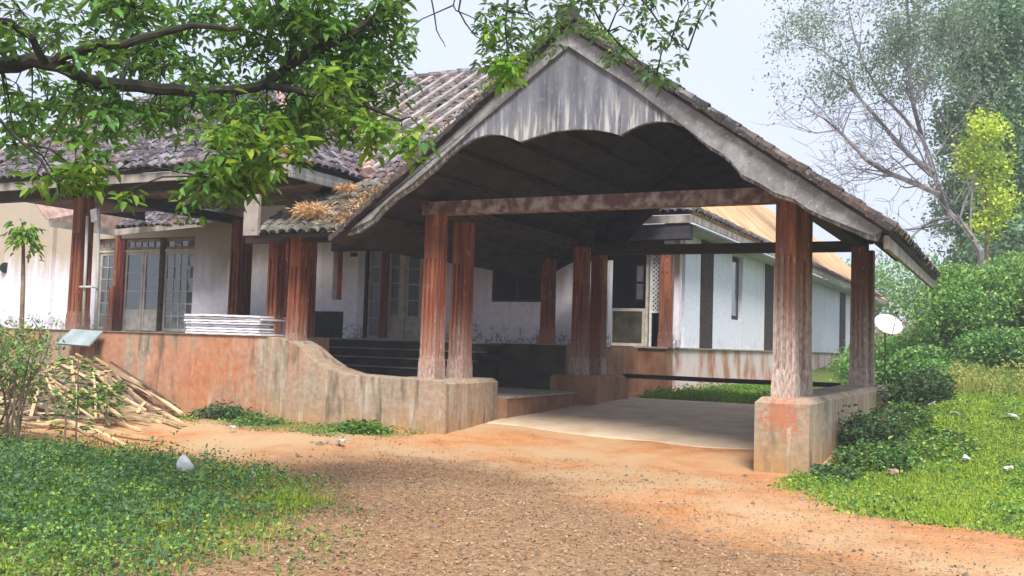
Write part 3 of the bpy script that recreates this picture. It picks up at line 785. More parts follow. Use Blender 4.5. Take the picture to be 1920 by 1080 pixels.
MB().box(xFL, xFR, YD - 0.03, YD + 0.07, zd + 0.003, zd + 0.057).build('door_head', M['frame'], H)
MB().box(xFL - 0.4, xFR + 0.1, YW - 0.5, YW - 0.003, FZ + 0.013, FZ + 0.045).build('threshold', M['floor'], H)
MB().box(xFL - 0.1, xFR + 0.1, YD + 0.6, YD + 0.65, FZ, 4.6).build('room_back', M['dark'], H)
# inner courtyard eave with tiles, seen through the opening
YI = 17.2
cx, cz = X(214, YI), Z(214, 432, YI)
inner = MB().slab([(cx, YI, cz + 0.02), (X(372, YI), YI, Z(372, 415, YI) + 0.04), (X(372, YI) + 0.3, YI + 1.35, cz + 0.95), (cx, YI + 1.35, cz + 0.95)], 0.05).build('roof', M['soffit'], H, label='small inner eave above the french doors')
tile_field(inner, (cx, YI - 0.05, cz + 0.05), (1, 0, 0.0), norm((0, 1, 0.7)), 16, 7, 0.19, 0.25, lambda p: True, 32, M['tile'])
MB().bar((cx - 0.02, YI - 0.04, cz - 0.06), (X(375, YI), YI - 0.04, Z(372, 420, YI)), 0.06, 0.15).build('fascia', M['fascia'], inner)
lw = MB().slab([(cx, YI, cz + 0.02), (cx - 0.0, YI + 1.35, cz + 0.95), (cx - 1.2, YI + 1.3, cz + 0.95), (cx - 0.95, YI - 2.0, cz + 0.9), (cx, YI - 2.0, cz + 0.02)], 0.05)
lw.build('roof', M['ridge'], H)
MB().bar((cx - 0.02, YI - 0.07, cz - 0.06), (cx - 0.02, YI - 1.9, cz - 0.06), 0.06, 0.15).build('fascia', M['fascia'], inner)
m = MB(); xp = X(218, YI); m.box(xp - 0.05, xp + 0.05, YI - 0.09, YI + 0.02, FZ + 1.1, cz - 0.14); m.box(xp - 0.17, xp + 0.13, YI - 0.2, YI + 0.1, FZ + 0.013, FZ + 0.35)
m.box(xp - 0.09, xp + 0.07, YI - 0.16, YI + 0.07, FZ + 0.353, FZ + 1.097)
m.build('verandah_post', M['pillar'], H, bevel=0.01)
# verandah columns -----------------------------------------------------
def column(x, y, w, z1, z0=FZ + 0.012, mat=M['pillar'], label=None):
    m = pillar_mesh(z1 - z0, w, 2)
    m.v = [(a + x, b + y, c + z0) for a, b, c in m.v]
    return m.build('verandah_pillar', mat, H, label=label)
column(-15.42, 12.75, 0.28, 3.94)
column(X(443, 16.6), 16.6, 0.25, 4.0); column(X(457, 17.1), 17.1, 0.22, 4.0)
column(X(516, 13.0), 13.0, 0.21, 3.25); column(X(536, 13.6), 13.6, 0.2, 3.3)
column(X(558, 12.75) , 12.75, 0.24, 3.15, 1.2); column(X(577, 13.6), 13.6, 0.2, 3.3, 0.3)
MB().box(-15.5, -15.3, 12.92, 17.0, 3.95, 4.12).build('beam', M['darkwood'], H)
MB().box(-24.0, -15.58, 12.62, 12.8, 3.94, 4.12).build('beam', M['darkwood'], H)
MB().box(-15.5, -10.3, 12.62, 12.8, 3.98, 4.14).build('beam', M['darkwood'], H)
MB().box(-11.4, -9.2, 12.64, 12.78, 3.02, 3.16).build('beam', M['darkwood'], H)
# ceiling soffit of the front wing (brown boards)
for k in range(10):
    MB().box(-18.6, -10.1, 12.15 + k * 0.36, 12.15 + k * 0.36 + 0.352, 4.15, 4.18).build('ceiling_board', M['oldplank'], H)

# ---- front hipped roof B
BE, BX0, BX1, BY0 = 4.22, -18.7, -9.95, 11.9
sl = 0.74; rY = 14.55; rz = BE + sl * (rY - BY0)
dxh = (rz - BE) / 0.78
ridgeR, ridgeL = BX1 - dxh, BX0 + dxh
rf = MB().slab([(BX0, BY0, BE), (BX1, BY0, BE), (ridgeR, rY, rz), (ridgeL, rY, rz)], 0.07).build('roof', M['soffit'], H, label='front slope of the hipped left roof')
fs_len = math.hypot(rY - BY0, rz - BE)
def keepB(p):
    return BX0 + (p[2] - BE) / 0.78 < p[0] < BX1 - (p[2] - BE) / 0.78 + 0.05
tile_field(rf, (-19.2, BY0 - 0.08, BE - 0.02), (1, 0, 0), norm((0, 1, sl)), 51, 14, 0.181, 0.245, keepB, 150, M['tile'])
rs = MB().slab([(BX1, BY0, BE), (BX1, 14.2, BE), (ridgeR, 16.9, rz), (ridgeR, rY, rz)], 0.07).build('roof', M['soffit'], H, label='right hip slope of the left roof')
tile_field(rs, (BX1 + 0.06, BY0, BE - 0.02), (0, 1, 0), norm((-1, 0, 0.78)), 26, 13, 0.181, 0.245, lambda p: p[1] > BY0 + (p[2] - BE) / sl - 0.1 and p[1] < 14.2 + (p[2] - BE) * 1.2, 0, M['tile'])
MB().slab([(ridgeL, rY, rz), (ridgeR, rY, rz), (ridgeR, 17, rz - 1.6), (ridgeL, 17, rz - 1.6)], 0.07).build('roof', M['soffit'], H)
MB().slab([(BX0, BY0, BE), (BX0, 17.2, BE), (ridgeL, rY, rz)], 0.07).build('roof', M['soffit'], H)
# ridge + hip caps
def caps(a, b, r, mat, name='ridge_tile', step=0.38, parent=H):
    a, b = Vector(a), Vector(b); d = (b - a); n = max(1, int(d.length / step)); me0 = None
    for k in range(n):
        p = a + d * (k / n); q_ = a + d * ((k + 1.12) / n)
        j = Vector((random.uniform(-.015, .015), random.uniform(-.015, .015), random.uniform(-.01, .015)))
        m = MB(); m.tube([p + j, q_ + j * 0.5], [r, r * 0.85], 7); m.build(name, mat, parent)
caps((ridgeL, rY, rz + 0.05), (ridgeR, rY, rz + 0.05), 0.12, M['tile'])
caps((BX1, BY0, BE + 0.05), (ridgeR, rY, rz + 0.05), 0.11, M['ridge'])
caps((BX0, BY0, BE + 0.05), (ridgeL, rY, rz + 0.05), 0.11, M['ridge'])
MB().box(BX0, BX1 - 0.003, BY0 - 0.02, BY0 + 0.02, BE - 0.22, BE - 0.075).build('fascia', M['fascia'], H)
sf = MB(); sf.box(BX1 - 0.04, BX1, BY0 + 0.023, 13.6, BE - 0.2, BE - 0.075); sfo = sf.build('fascia', M['paleboard'], H)
d = MB()
for k in range(28):
    y = BY0 + 0.03 + k * 0.056
    d.add([(BX1 - 0.03, y, BE - 0.201), (BX1 - 0.03, y + 0.05, BE - 0.201), (BX1 - 0.03, y + 0.025, BE - 0.27), (BX1 - 0.005, y, BE - 0.201), (BX1 - 0.005, y + 0.05, BE - 0.201), (BX1 - 0.005, y + 0.025, BE - 0.27)],
          [(0, 1, 2), (3, 5, 4), (0, 2, 5, 3), (1, 4, 5, 2)])
d.build('valance_teeth', M['paleboard'], sfo, kind='stuff')
MB().box(X(454, 12.05), X(481, 12.05), 12.0, 12.06, Z(468, 442, 12.05), Z(468, 366, 12.05)).build('cheek_board', M['fascia'], H, label='vertical pale boards at the canopy end')
MB().box(-10.25, -10.0, 13.4, 13.55, 3.85, 4.12).build('bracket_block', M['fascia'], H)

# ---- main roof, long front slope
mY0, mZ0, mS = 12.1, 3.08, 0.608
def mz(y): return mZ0 + mS * (y - mY0)
RY = 19.5
main = MB().slab([(-10.75, mY0, mZ0), (-9.0, mY0, mZ0), (-9.0, 16.0, mz(16)), (-7.0, 17.2, mz(17.2)), (-10.3, RY, mz(RY)), (-16.5, RY, mz(RY)), (-16.5, 16.4, mz(16.4)), (-12.5, 16.4, mz(16.4)), (-10.75, 14.5, mz(14.5))], 0.06).build('roof', M['soffit'], H, label='long main slope of corrugated and clay tiles')
MU = 1.0 / math.hypot(1, mS)
def keepM(p):
    x, y = p[0], p[1]
    if x > -8.75 - 0.0 and y < 13.5: return False
    # above porch left slope
    pz = AZ - (AX - x) * ((AZ - LZ) / (AX - LX))
    if x > LX and p[2] < pz + 0.02: return False
    # below the B right slope
    if x < BX1 and p[2] < min(rz, BE + 0.78 * (BX1 - x)) and y > 13.2: return False
    if x > -10.3 + (mz(RY) - p[2]) * 0.75: return False
    return y < RY
M['canopytile'] = tile_mat('mossy_grey_tile', (0.06, 0.06, 0.05), (0.14, 0.14, 0.115), (0.27, 0.27, 0.24))
tile_field(main, (-10.75, mY0 - 0.06, mZ0 + 0.0), (1, 0, 0), norm((0, 1, mS)), 11, 8, 0.19, 0.245, keepM, 90, M['canopytile'])
tile_field(main, (-11.3, mY0 - 0.06 + 8 * .245 * MU, mz(mY0 - .06 + 8 * .245 * MU)), (1, 0, 0), norm((0, 1, mS)), 14, 28, 0.19, 0.245, keepM, 10, M['tile'])
tile_field(main, (-16.5, 15.2, mz(15.2)), (1, 0, 0), norm((0, 1, mS)), 27, 21, 0.19, 0.245, keepM, 0, M['tile'])
tile_field(main, (-8.64, 15.2, mz(15.2)), (1, 0, 0), norm((0, 1, mS)), 10, 21, 0.19, 0.245, keepM, 0, M['tile'])
# raised cover ribs: pale mortar lines running up the slope
m = MB()
for k in range(13):
    x = -14.6 + k * 0.42
    y0 = 17.0 if x < -12 else (15.5 if x < -10.5 else 13.6)
    y0 = max(y0, mY0 + (BE + 0.78 * (BX1 - x) - mZ0) / mS + 0.1) if x < BX1 else 15.5
    y1 = RY if x < -10.3 else RY - (x + 10.3) * 2.0
    if y1 > y0 + 0.3 and x < -8.6: m.bar((x, y0, mz(y0) + 0.10), (x, y1, mz(y1) + 0.10), 0.10, 0.07, up=(0, 0, 1))
m.build('mortar_rib', M['fascia'], main, kind='stuff')
caps((-16.4, RY, mz(RY) + 0.06), (-10.3, RY, mz(RY) + 0.06), 0.13, M['tile'], parent=H)
MB().slab([(-10.3, RY, mz(RY)), (-7.0, 17.2, mz(17.2)), (-7.0, 21.5, 4.9), (-10.3, 22.5, mz(RY))], 0.06).build('roof', M['rustroof'], H, label='right hip of the main roof')
caps((-10.3, RY, mz(RY) + 0.06), (-7.6, 17.6, mz(17.6) + 0.02), 0.13, M['ridge'])
# valley tray with ridge tiles
caps((-9.95, 14.05, 4.32), (-11.6, 16.1, 5.6), 0.15, M['ridge'], name='valley_tile', step=0.24)
# dark boarding closing the space under main roof above the steps, header
MB().box(-13.6, -9.25, 17.86, 17.895, 3.42, 4.7).build('header_board', M['soffit'], H)
MB().box(-9.246, -7.3, 17.86, 17.895, 3.36, 4.7).build('header_board', M['soffit'], H)

# ---- centre: doors, window
YC = 20.0
xw0, xw1, zw0, zw1 = X(921, YC), X(1016, YC), Z(965, 566, YC), Z(965, 474, YC)
wall_with_openings('wall', X(872, YC), X(1140, YC), YC, FZ, 4.6, [(xw0, xw1, zw0, zw1)], M['wall'])
fr = MB(); fr.box(xw0, xw0 + .06, YC + .04, YC + .1, zw0, zw1); fr.box(xw1 - .06, xw1, YC + .04, YC + .1, zw0, zw1); fr.box(xw0 + .06, xw1 - .06, YC + .04, YC + .1, zw0, zw0 + .06); fr.box(xw0 + .06, xw1 - .06, YC + .04, YC + .1, zw1 - .06, zw1)
xm = (xw0 + xw1) / 2; fr.box(xm - .03, xm + .03, YC + .045, YC + .095, zw0 + .06, zw1 - .06)
fro = fr.build('window', M['darkwood'], H, label='dark wide window in the wall behind the porch')
for k in range(2):
    xa_ = (xw0 + .06, xm + .03)[k]; xb_ = (xm - .03, xw1 - .06)[k]
    MB().box(xa_, xb_, YC + .065, YC + .075, zw0 + .06, zw1 - .06).build('pane', M['dark'], fro)
column(X(1028, 18.2), 18.2, 0.24, 3.4, mat=M['pillar'])
# entrance screen behind the steps
YE = 19.6
e0, e1 = X(676, YE), X(800, YE)
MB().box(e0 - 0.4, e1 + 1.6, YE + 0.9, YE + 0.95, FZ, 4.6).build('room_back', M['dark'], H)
ez1 = Z(730, 462, YE)
glazed('window', X(690, YE), X(714, YE), YE, FZ + 0.02, ez1, 1, 5, M['frame'])
MB().box(X(714.5, YE), X(727, YE), YE - 0.05, YE + 0.1, FZ + 0.02, ez1).build('door_post', M['pillar'], H)
glazed('door', X(727.5, YE), X(752, YE), YE, FZ + 0.02, ez1 - 0.05, 1, 4, M['frame'], solid=0.25)
MB().box(X(752.5, YE), X(760, YE), YE - 0.05, YE + 0.1, FZ + 0.02, 4.0).build('door_post', M['frame'], H)
glazed('window', X(760.5, YE), X(790, YE), YE, FZ + 0.5, ez1 - 0.1, 1, 4, M['frame'])
MB().box(X(760.5, YE), X(800, YE), YE + 0.002, YE + 0.07, FZ + 0.02, FZ + 0.497).build('panel', M['frame'], H)
MB().box(X(800.5, YE), X(872, YC) - 0.003, YE, YE + 0.2, FZ, 4.5).build('wall', M['wall'], H)
MB().box(X(676, YE) - 0.3, X(689.5, YE), YE - 0.05, YE + 0.25, FZ, 4.5).build('wall', M['dado'], H)  # near-black panel painted in for the shaded opening beside the doors
MB().box(X(668, 18.0), X(780, 18.0), 17.905, 18.5, FZ + 0.002, FZ + 0.03).build('threshold', M['floor'], H)

# ---- right wing front bay (seen between the rear pillars)
YR = 22.3
x0, x1 = X(1139, YR), X(1262, YR)
bay = MB()
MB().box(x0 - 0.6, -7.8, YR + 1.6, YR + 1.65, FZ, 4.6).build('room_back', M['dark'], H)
# door screen: lower white-framed panel
zp = Z(1180, 578, YR)
dp = MB(); a0, a1 = X(1144, YR), X(1210, YR)
dp.box(a0, a0 + .07, YR, YR + .06, FZ + .03, zp); dp.box(a1 - .07, a1, YR, YR + .06, FZ + .03, zp); dp.box(a0 + .07, a1 - .07, YR, YR + .06, zp - .07, zp); dp.box(a0 + .07, a1 - .07, YR, YR + .06, FZ + .03, FZ + .1)
dpo = dp.build('door', M['frame'], H, label='low white framed door panel in the right bay'); MB().box(a0 + .07, a1 - .07, YR + .02, YR + .04, FZ + .1, zp - .07).build('panel', M['mossplinth'], dpo)
MB().box(X(1211, YR), X(1215, YR), YR - .02, YR + .07, FZ + .03, Z(1212, 470, YR)).build('door_post', M['frame'], H)
MB().box(X(1132, YR), X(1141, YR), YR - .02, YR + .07, FZ + .03, Z(1137, 470, YR)).build('door_post', M['redframe'], H)
wn = MB(); b0, b1, c0, c1 = X(1189, YR + 1), X(1209, YR + 1), Z(1199, 565, YR + 1), Z(1199, 495, YR + 1)
wn.box(b0, b0 + .05, YR + 1, YR + 1.05, c0, c1); wn.box(b1 - .05, b1, YR + 1, YR + 1.05, c0, c1)
for k in range(3):
    z = c0 + (c1 - c0 - .05) * k / 2; wn.box(b0 + .05, b1 - .05, YR + 1, YR + 1.05, z, z + .05)
wno = wn.build('window', M['darkwood'], H, label='small window with daylight painted on its panes inside the dark bay')
for k in range(2):
    z = c0 + (c1 - c0 - .05) * k / 2; MB().box(b0 + .05, b1 - .05, YR + 1.02, YR + 1.03, z + .05, z + (c1 - c0 - .05) / 2).build('pane', M['daylight_paint'], wno)
# lattice
l0, l1, lz0, lz1 = X(1218, YR), X(1240, YR), Z(1230, 582, YR), Z(1230, 464, YR)
lf = MB(); lf.box(l0, l0 + .05, YR, YR + .05, FZ + .03, lz1); lf.box(l1 - .05, l1, YR, YR + .05, FZ + .03, lz1)
lf.box(l0 + .05, l1 - .05, YR, YR + .05, lz0 - .06, lz0)
lfo = lf.build('lattice_screen', M['white'], H, label='white diagonal lattice panel')
sp = 0.10; wI = l1 - l0 - .1; hI = lz1 - lz0
nn_ = int((hI + wI) / sp)
for k in range(1, nn_):
    s = k * sp
    for dr in (0, 1):
        a = (max(0, s - hI), min(s, hI)); b = (min(s, wI), max(0, s - wI))
        if dr == 0: pa, pb = (l0 + .05 + a[0], lz0 + a[1]), (l0 + .05 + b[0], lz0 + b[1])
        else: pa, pb = (l1 - .05 - a[0], lz0 + a[1]), (l1 - .05 - b[0], lz0 + b[1])
        yy = YR + (.012 if dr else .032)
        MB().bar((pa[0], yy, pa[1]), (pb[0], yy, pb[1]), .03, .014, up=(0, 1, 0)).build('slat', M['white'], lfo)
column(X(1249, YR - .1), YR - .1, 0.26, 3.9, FZ + .03)
MB().box(X(1256, YR), X(1266, YR), YR + .3, YR + .5, FZ + .03, 4.2).build('pier', M['wall'], H)
# side wall (faces +X)
XW = -7.2
def yx(u): # y on the plane x = XW for pixel column u
    r = FWD + RIGHT * ((u - 960) / FPX) + UP * (-(600 - 540) / FPX); return r.y * (XW / r.x)
ys = [yx(u) for u in (1283, 1310, 1334, 1371, 1391, 1430, 1447, 1530, 1572, 1588)]
def xbox(y0, y1, z0, z1, px=0.0, th=0.25): return MB().box(XW - th, XW + px, y0, y1, z0, z1)
WT = 4.62
MB().box(XW - .25, XW, YR + 0.0, ys[0], FZ + .03, WT) if False else None
def sidewall(y0, y1, ops=()):
    m = MB(); yy = sorted({y0, y1, *[o[0] for o in ops], *[o[1] for o in ops]})
    for a, b in zip(yy[:-1], yy[1:]):
        z = FZ + .03
        for o in ops:
            if o[0] <= a + 1e-6 and o[1] >= b - 1e-6: m.box(XW - .25, XW, a, b, z, o[2]); z = o[3]
        m.box(XW - .25, XW, a, b, z, WT)
    return m.build('wall', M['wall_bright'], H)
def zx(u, v):
    r = FWD + RIGHT * ((u - 960) / FPX) + UP * (-(v - 540) / FPX); return (EYE + r * (XW / r.x)).z
sidewall(ys[0], 60, [(ys[3], ys[4], zx(1381, 600), zx(1381, 480))])
MB().box(XW - .55, XW - .252, ys[0] - .0, ys[0] + .25, FZ + .03, WT).build('wall', M['wall_bright'], H)
for a, b in ((1312, 1334), (1433, 1448), (1574, 1584)):
    MB().box(XW + .002, XW + .035, yx(a), yx(b), FZ + .032, WT - .02).build('pilaster', M['darkwood'], H)
sw = MB().box(XW - .16, XW - .12, ys[3] - .0, ys[4] + .0, zx(1381, 600), zx(1381, 480)).build('window', M['darkwood'], H, label='narrow slit window in the bluish side wall')
MB().box(XW - .118, XW - .11, ys[3] + .25, ys[4] - .25, zx(1381, 592), zx(1381, 490)).build('pane', M['glass'], sw)
# wing roof
EX, EZ, RXX, RZZ = -6.55, 4.62, -10.5, 8.3
wr = MB().slab([(EX, 21.9, EZ), (EX, 62, EZ), (RXX, 62, RZZ), (RXX, 26.0, RZZ)], 0.07).build('roof', M['rustroof'], H, label='rusty orange slope of the right wing')
# sheet laps on the rusty slope
for k in range(18):
    y = 23.0 + k * 2.0; t0 = 0; t1 = 1 if y > 26 else (y - 21.9) / 4.1
    p0 = Vector((EX, y, EZ + .012)); p1 = Vector((EX + (RXX - EX) * t1, y, EZ + (RZZ - EZ) * t1 + .012))
    MB().bar(p0, p1, .09, .018).build('sheet_lap', M['rustroof'], wr)
wf = MB().slab([(EX, 21.9, EZ), (RXX, 26.0, RZZ), (-13, 24, 8.0), (-13, 21.9, EZ)], 0.07).build('roof', M['soffit'], H, label='tiled front hip of the right wing')
tile_field(wf, (-9.0, 21.84, EZ), (1, 0, 0), norm((0, 4.1, 3.68)), 13, 8, 0.19, 0.245, lambda p: p[0] < EX - (p[2] - EZ) * 1.07 + .1, 12, M['tile'])
MB().box(-9.2, EX + .02, 21.82, 21.86, EZ - .26, EZ - .08).build('fascia', M['fascia'], H)
MB().box(EX + .001, EX + .04, 21.862, 62, EZ - .24, EZ - .08).build('fascia', M['fascia'], H)
MB().box(-9.2, EX - .05, 21.87, 22.2, EZ - .62, EZ - .27).build('header_board', M['soffit'], H)
MB().box(XW + .02, EX - .02, 22.3, 62, EZ - .3, EZ - .26).build('eave_soffit', M['paleboard'], H)
# eave edge tiles of the side slope (mossy)
V_, F_ = tile_proto(0.22, 0.3)
VV = []; FF = []; TT = []; b = 0
for k in range(150):
    y = 22 + k * 0.24; R_ = np.array([[0, 1, 0], [-1, 0, .93], [0, 0, 1]], float); R_[1] /= np.linalg.norm(R_[1]); R_[2] = np.cross(R_[0], R_[1]); R_[2] *= np.sign(R_[2][2])
    VV.append(V_ @ R_ + np.array([EX + .05, y, EZ - .01 + random.uniform(0, .02)])); FF.append(F_ + b); TT.append(np.full(len(V_), random.random() * .3)); b += len(V_)
np_mesh('eave_tiles', np.concatenate(VV), np.concatenate(FF), M['tileedge'], wr, np.concatenate(TT), kind='stuff')
caps((EX, 21.9, EZ + .06), (-8.0, 23.4, EZ + 1.4), .11, M['ridge'])

# ================================================================== THINGS
# stack of sheets on the verandah edge
for k in range(8):
    z0 = FZ + 0.014 + k * 0.042
    xl = X(352, 12.6) + random.uniform(-.03, .06); xr = X(492, 12.6) + random.uniform(-.05, .05); y0 = 12.55 + random.uniform(-.03, .04)
    n = 22; vs = []; fs = []
    for i in range(n + 1):
        t = i / n; x = xl + (xr - xl) * t; zz = z0 + 0.003 * math.sin(t * 30 + k) + (0.006 if k > 5 else 0) * math.sin(t * 5)
        for yy in (y0, y0 + 0.8): vs += [(x, yy, zz), (x, yy, zz + 0.030)]
    for i in range(n):
        a = i * 4; b = a + 4
        fs += [(a, b, b + 1, a + 1), (a + 2, a + 3, b + 3, b + 2), (a + 1, b + 1, b + 3, a + 3), (a, a + 2, b + 2, b)]
    fs += [(0, 1, 3, 2), (n * 4, n * 4 + 2, n * 4 + 3, n * 4 + 1)]
    o = MB().add(vs, fs).build('roofing_sheet', M['sheet'])
    T(o, ['lowest', 'second from the bottom', 'third from the bottom', 'fourth from the bottom', 'fourth from the top', 'third from the top', 'second from the top', 'topmost'][k] + ' white roofing sheet in the stack on the verandah edge', 'sheet', 'stacked white roofing sheets')
# pole frame by the left pillar
pf = empty('pole_frame', aty(177, 612, 12.55), 'pale green metal pole frame standing beside the leftmost red pillar', 'frame')
for u0, u1, v0, v1 in ((186, 180, 392, 616), (164, 156, 405, 612)):
    a = aty(u0, v0, 12.5); b = aty(u1, v1, 12.5); b.z = max(b.z, FZ + .01); MB().tube([a, b], .028, 8).build('pole', M['paleboard'], pf, smooth=True)
MB().tube([aty(150, 538, 12.45), aty(182, 538, 12.45)], .022, 8).build('crossbar', M['paleboard'], pf)
MB().bar(aty(176, 392, 12.5), aty(178, 415, 12.5), .16, .03, up=(0, 1, 0)).build('plate', M['sheet'], pf)

# satellite dish
dpos = at(1664, 611, 22.5)
dish = empty('satellite_dish', dpos, 'white satellite dish tilted up in front of the right bushes', 'satellite dish')
aim = (Vector((0.42, -0.62, 0.62))).normalized(); rot = aim.to_track_quat('Z', 'Y').to_matrix()
vs = []; fs = []; nr, na = 5, 28
for r in range(nr + 1):
    for a in range(na):
        rr = 0.33 * r / nr; vs.append(dpos + rot @ Vector((rr * math.cos(6.2832 * a / na), rr * 0.92 * math.sin(6.2832 * a / na), rr * rr * 0.55)))
for r in range(nr):
    for a in range(na): fs.append((r * na + a, r * na + (a + 1) % na, (r + 1) * na + (a + 1) % na, (r + 1) * na + a))
me = MB(); me.add(vs, fs); do = me.build('reflector', M['dish'], dish, smooth=True)
so_ = do.modifiers.new('thick', 'SOLIDIFY'); so_.thickness = 0.012
foc = dpos + rot @ Vector((0.05, 0.02, 0.42)); lowr = dpos + rot @ Vector((0, -0.30, 0.05))
MB().tube([lowr, foc], .007, 6).build('arm', M['pipe'], dish)
MB().box(foc.x - .035, foc.x + .035, foc.y - .03, foc.y + .03, foc.z - .03, foc.z + .03).build('receiver', M['pipe'], dish, bevel=.008)
gz = hz(dpos.x, dpos.y)
MB().tube([dpos - aim * .04, dpos - aim * .14 + Vector((0, 0, -.1)), Vector((dpos.x - .05, dpos.y + .15, gz - .1))], .014, 8).build('mast', M['bark'], dish)

# scrap timber pile: every stick a thing
def stick(a, b, w, h, mat, label, group='scrap timber heaped by the verandah'):
    a, b = Vector(a), Vector(b); L = (b - a).length
    m = MB(); n = 4
    bend = Vector((random.uniform(-.02, .02), random.uniform(-.02, .02), random.uniform(-.02, .02)))
    d = (b - a).normalized(); s = d.cross(Vector((0, 0, 1))).normalized(); u = s.cross(d)
    vs = []
    for k in range(n + 1):
        p = d * (L * k / n) + bend * math.sin(math.pi * k / n)
        for i, j in ((-1, -1), (1, -1), (1, 1), (-1, 1)): vs.append(p + s * w / 2 * i + u * h / 2 * j)
    fs = [(3, 2, 1, 0), tuple(n * 4 + i for i in range(4))]
    for k in range(n):
        for i in range(4): fs.append((k * 4 + i, k * 4 + (i + 1) % 4, (k + 1) * 4 + (i + 1) % 4, (k + 1) * 4 + i))
    m.add(vs, fs); o = m.build('timber_offcut', mat); o.location = a
    return T(o, label, 'plank', group)
def pile_h(x, y):
    return max(0.0, 0.85 * math.exp(-((x + 14.3) / 1.25) ** 2 - ((y - 11.9) / 1.0) ** 2))
def pu(x, y, z):
    d = Vector((x, y, z)) - EYE; return 960 + FPX * d.dot(RIGHT) / d.dot(FWD)
k = 0
while k < 125:
    x = random.gauss(-13.7, 1.1); y = random.gauss(11.0, 0.85)
    if y > 12.2: y = 12.2 - random.random() * .4
    ang = random.gauss(-0.1, 0.5); L = random.uniform(0.5, 2.1)
    dx, dy = math.cos(ang) * L / 2, math.sin(ang) * L / 2
    def gz_(px, py): return hz(px, py) + pile_h(px, py) + 0.03
    a = (x - dx, min(y - dy, 12.32), 0); b = (x + dx, min(y + dy, 12.32), 0)
    if max(pu(*a), pu(*b)) > 300 + 40 * (y > 11) or y < 9.6: continue
    k += 1
    lift = random.uniform(0, .08)
    a = (a[0], a[1], gz_(a[0], a[1]) + lift); b = (b[0], b[1], gz_(b[0], b[1]) + lift)
    old = random.random() < .32
    stick(a, b, random.uniform(.025, .065), random.uniform(.015, .035), M['oldplank'] if old else M['plank'],
          ('weathered dark ' if old else 'pale cut ') + ('long' if L > 1.5 else 'short' if L < .95 else 'middling') + ' stick ' + ('lying high in' if max(a[2], b[2]) > .75 else 'at the foot of' if max(a[2], b[2]) < .35 else 'halfway up') + ' the timber heap, ' + ('left side' if pu(*a) < 110 else 'right side' if pu(*a) > 200 else 'middle'))
# bedding under the heap so that it is not hollow
m = MB(); n = 24; vs = []; fs = []
for j in range(n):
    for i in range(n):
        x = -16.6 + 4.2 * i / (n - 1); y = 9.6 + 2.72 * j / (n - 1); vs.append((x, y, hz(x, y) + pile_h(x, y) * .97 - .06 + .05 * math.sin(i * 3.1) * math.sin(j * 2.3)))
for j in range(n - 1):
    for i in range(n - 1): fs.append((j * n + i, j * n + i + 1, (j + 1) * n + i + 1, (j + 1) * n + i))
T(MB().add(vs, fs).build('timber_debris', M['oldplank']), 'dark broken debris under the loose timber', kind='stuff')
def gat(u, v, dz=0.03):
    r = FWD + RIGHT * ((u - 960) / FPX) + UP * (-(v - 540) / FPX); z = 0.05
    for _ in range(30):
        t = (z - 1.5) / r.z; p = EYE + r * t; z = 0.5 * z + 0.5 * (hz(p.x, p.y) + dz)
    return p
for (u0, v0, u1, v1, w, lab) in [(238, 742, 345, 797, .085, 'long pale plank sloping out of the heap, rightmost'), (222, 765, 300, 792, .06, 'short pale plank beside the rightmost plank'), (130, 768, 288, 790, .06, 'reddish plank lying flat below the heap'),
                            (168, 806, 296, 824, .05, 'thin pale stick lying on the orange earth'), (170, 812, 246, 842, .05, 'short pale stick lying nearest the weeds'), (100, 775, 170, 815, .09, 'broad pale plank at the foot of the heap'),
                            (90, 800, 150, 790, .08, 'stubby plank at the left foot of the heap'), (175, 780, 262, 806, .05, 'thin reddish stick crossing the earth')]:
    a = gat(u0, v0, .06); b = gat(u1, v1, .03); a.z += .06
    stick(a, b, w, .035, M['plank'], lab, 'loose planks in front of the heap')
# blue-grey sheet leaning on top
p0, p1 = aty(106, 618, 12.0), aty(166, 646, 12.0)
bs = MB().slab([(p0.x, 12.0, p1.z), (p1.x, 12.0, p1.z - .02), (p1.x - .02, 12.3, p0.z + .0), (p0.x + .03, 12.3, p0.z + .02)], .03).build('blue_grey_sheet', M['bluegrey']); T(bs, 'blue-grey sheet lying on top of the timber heap', 'sheet')

# litter in the grass
def scrap(name, u, v, s, label, mat=M['paper'], cat='litter', group=None, bowl=False):
    p = gat(u, v, .06); m = MB(); n = 9
    ctr = Vector((0, 0, .04)); vs = [ctr]; fs = []
    for k in range(n):
        a = 6.2832 * k / n; r = s * random.uniform(.6, 1.1); vs.append(Vector((r * math.cos(a), r * .8 * math.sin(a), random.uniform(0, .05) + (.09 if bowl else 0))))
    for k in range(n): fs.append((0, 1 + k, 1 + (k + 1) % n))
    vs2 = [v - Vector((0, 0, .012)) for v in vs]; fs2 = [tuple(reversed([i + n + 1 for i in f])) for f in fs]
    sk = [(1 + k, 1 + (k + 1) % n, n + 2 + (k + 1) % n, n + 2 + k) for k in range(n)]
    m.add(vs + vs2, fs + fs2 + sk); o = m.build(name, mat); o.location = p; o.rotation_euler = (random.uniform(-.2, .5), random.uniform(-.3, .3), random.uniform(0, 6))
    return T(o, label, cat, group)
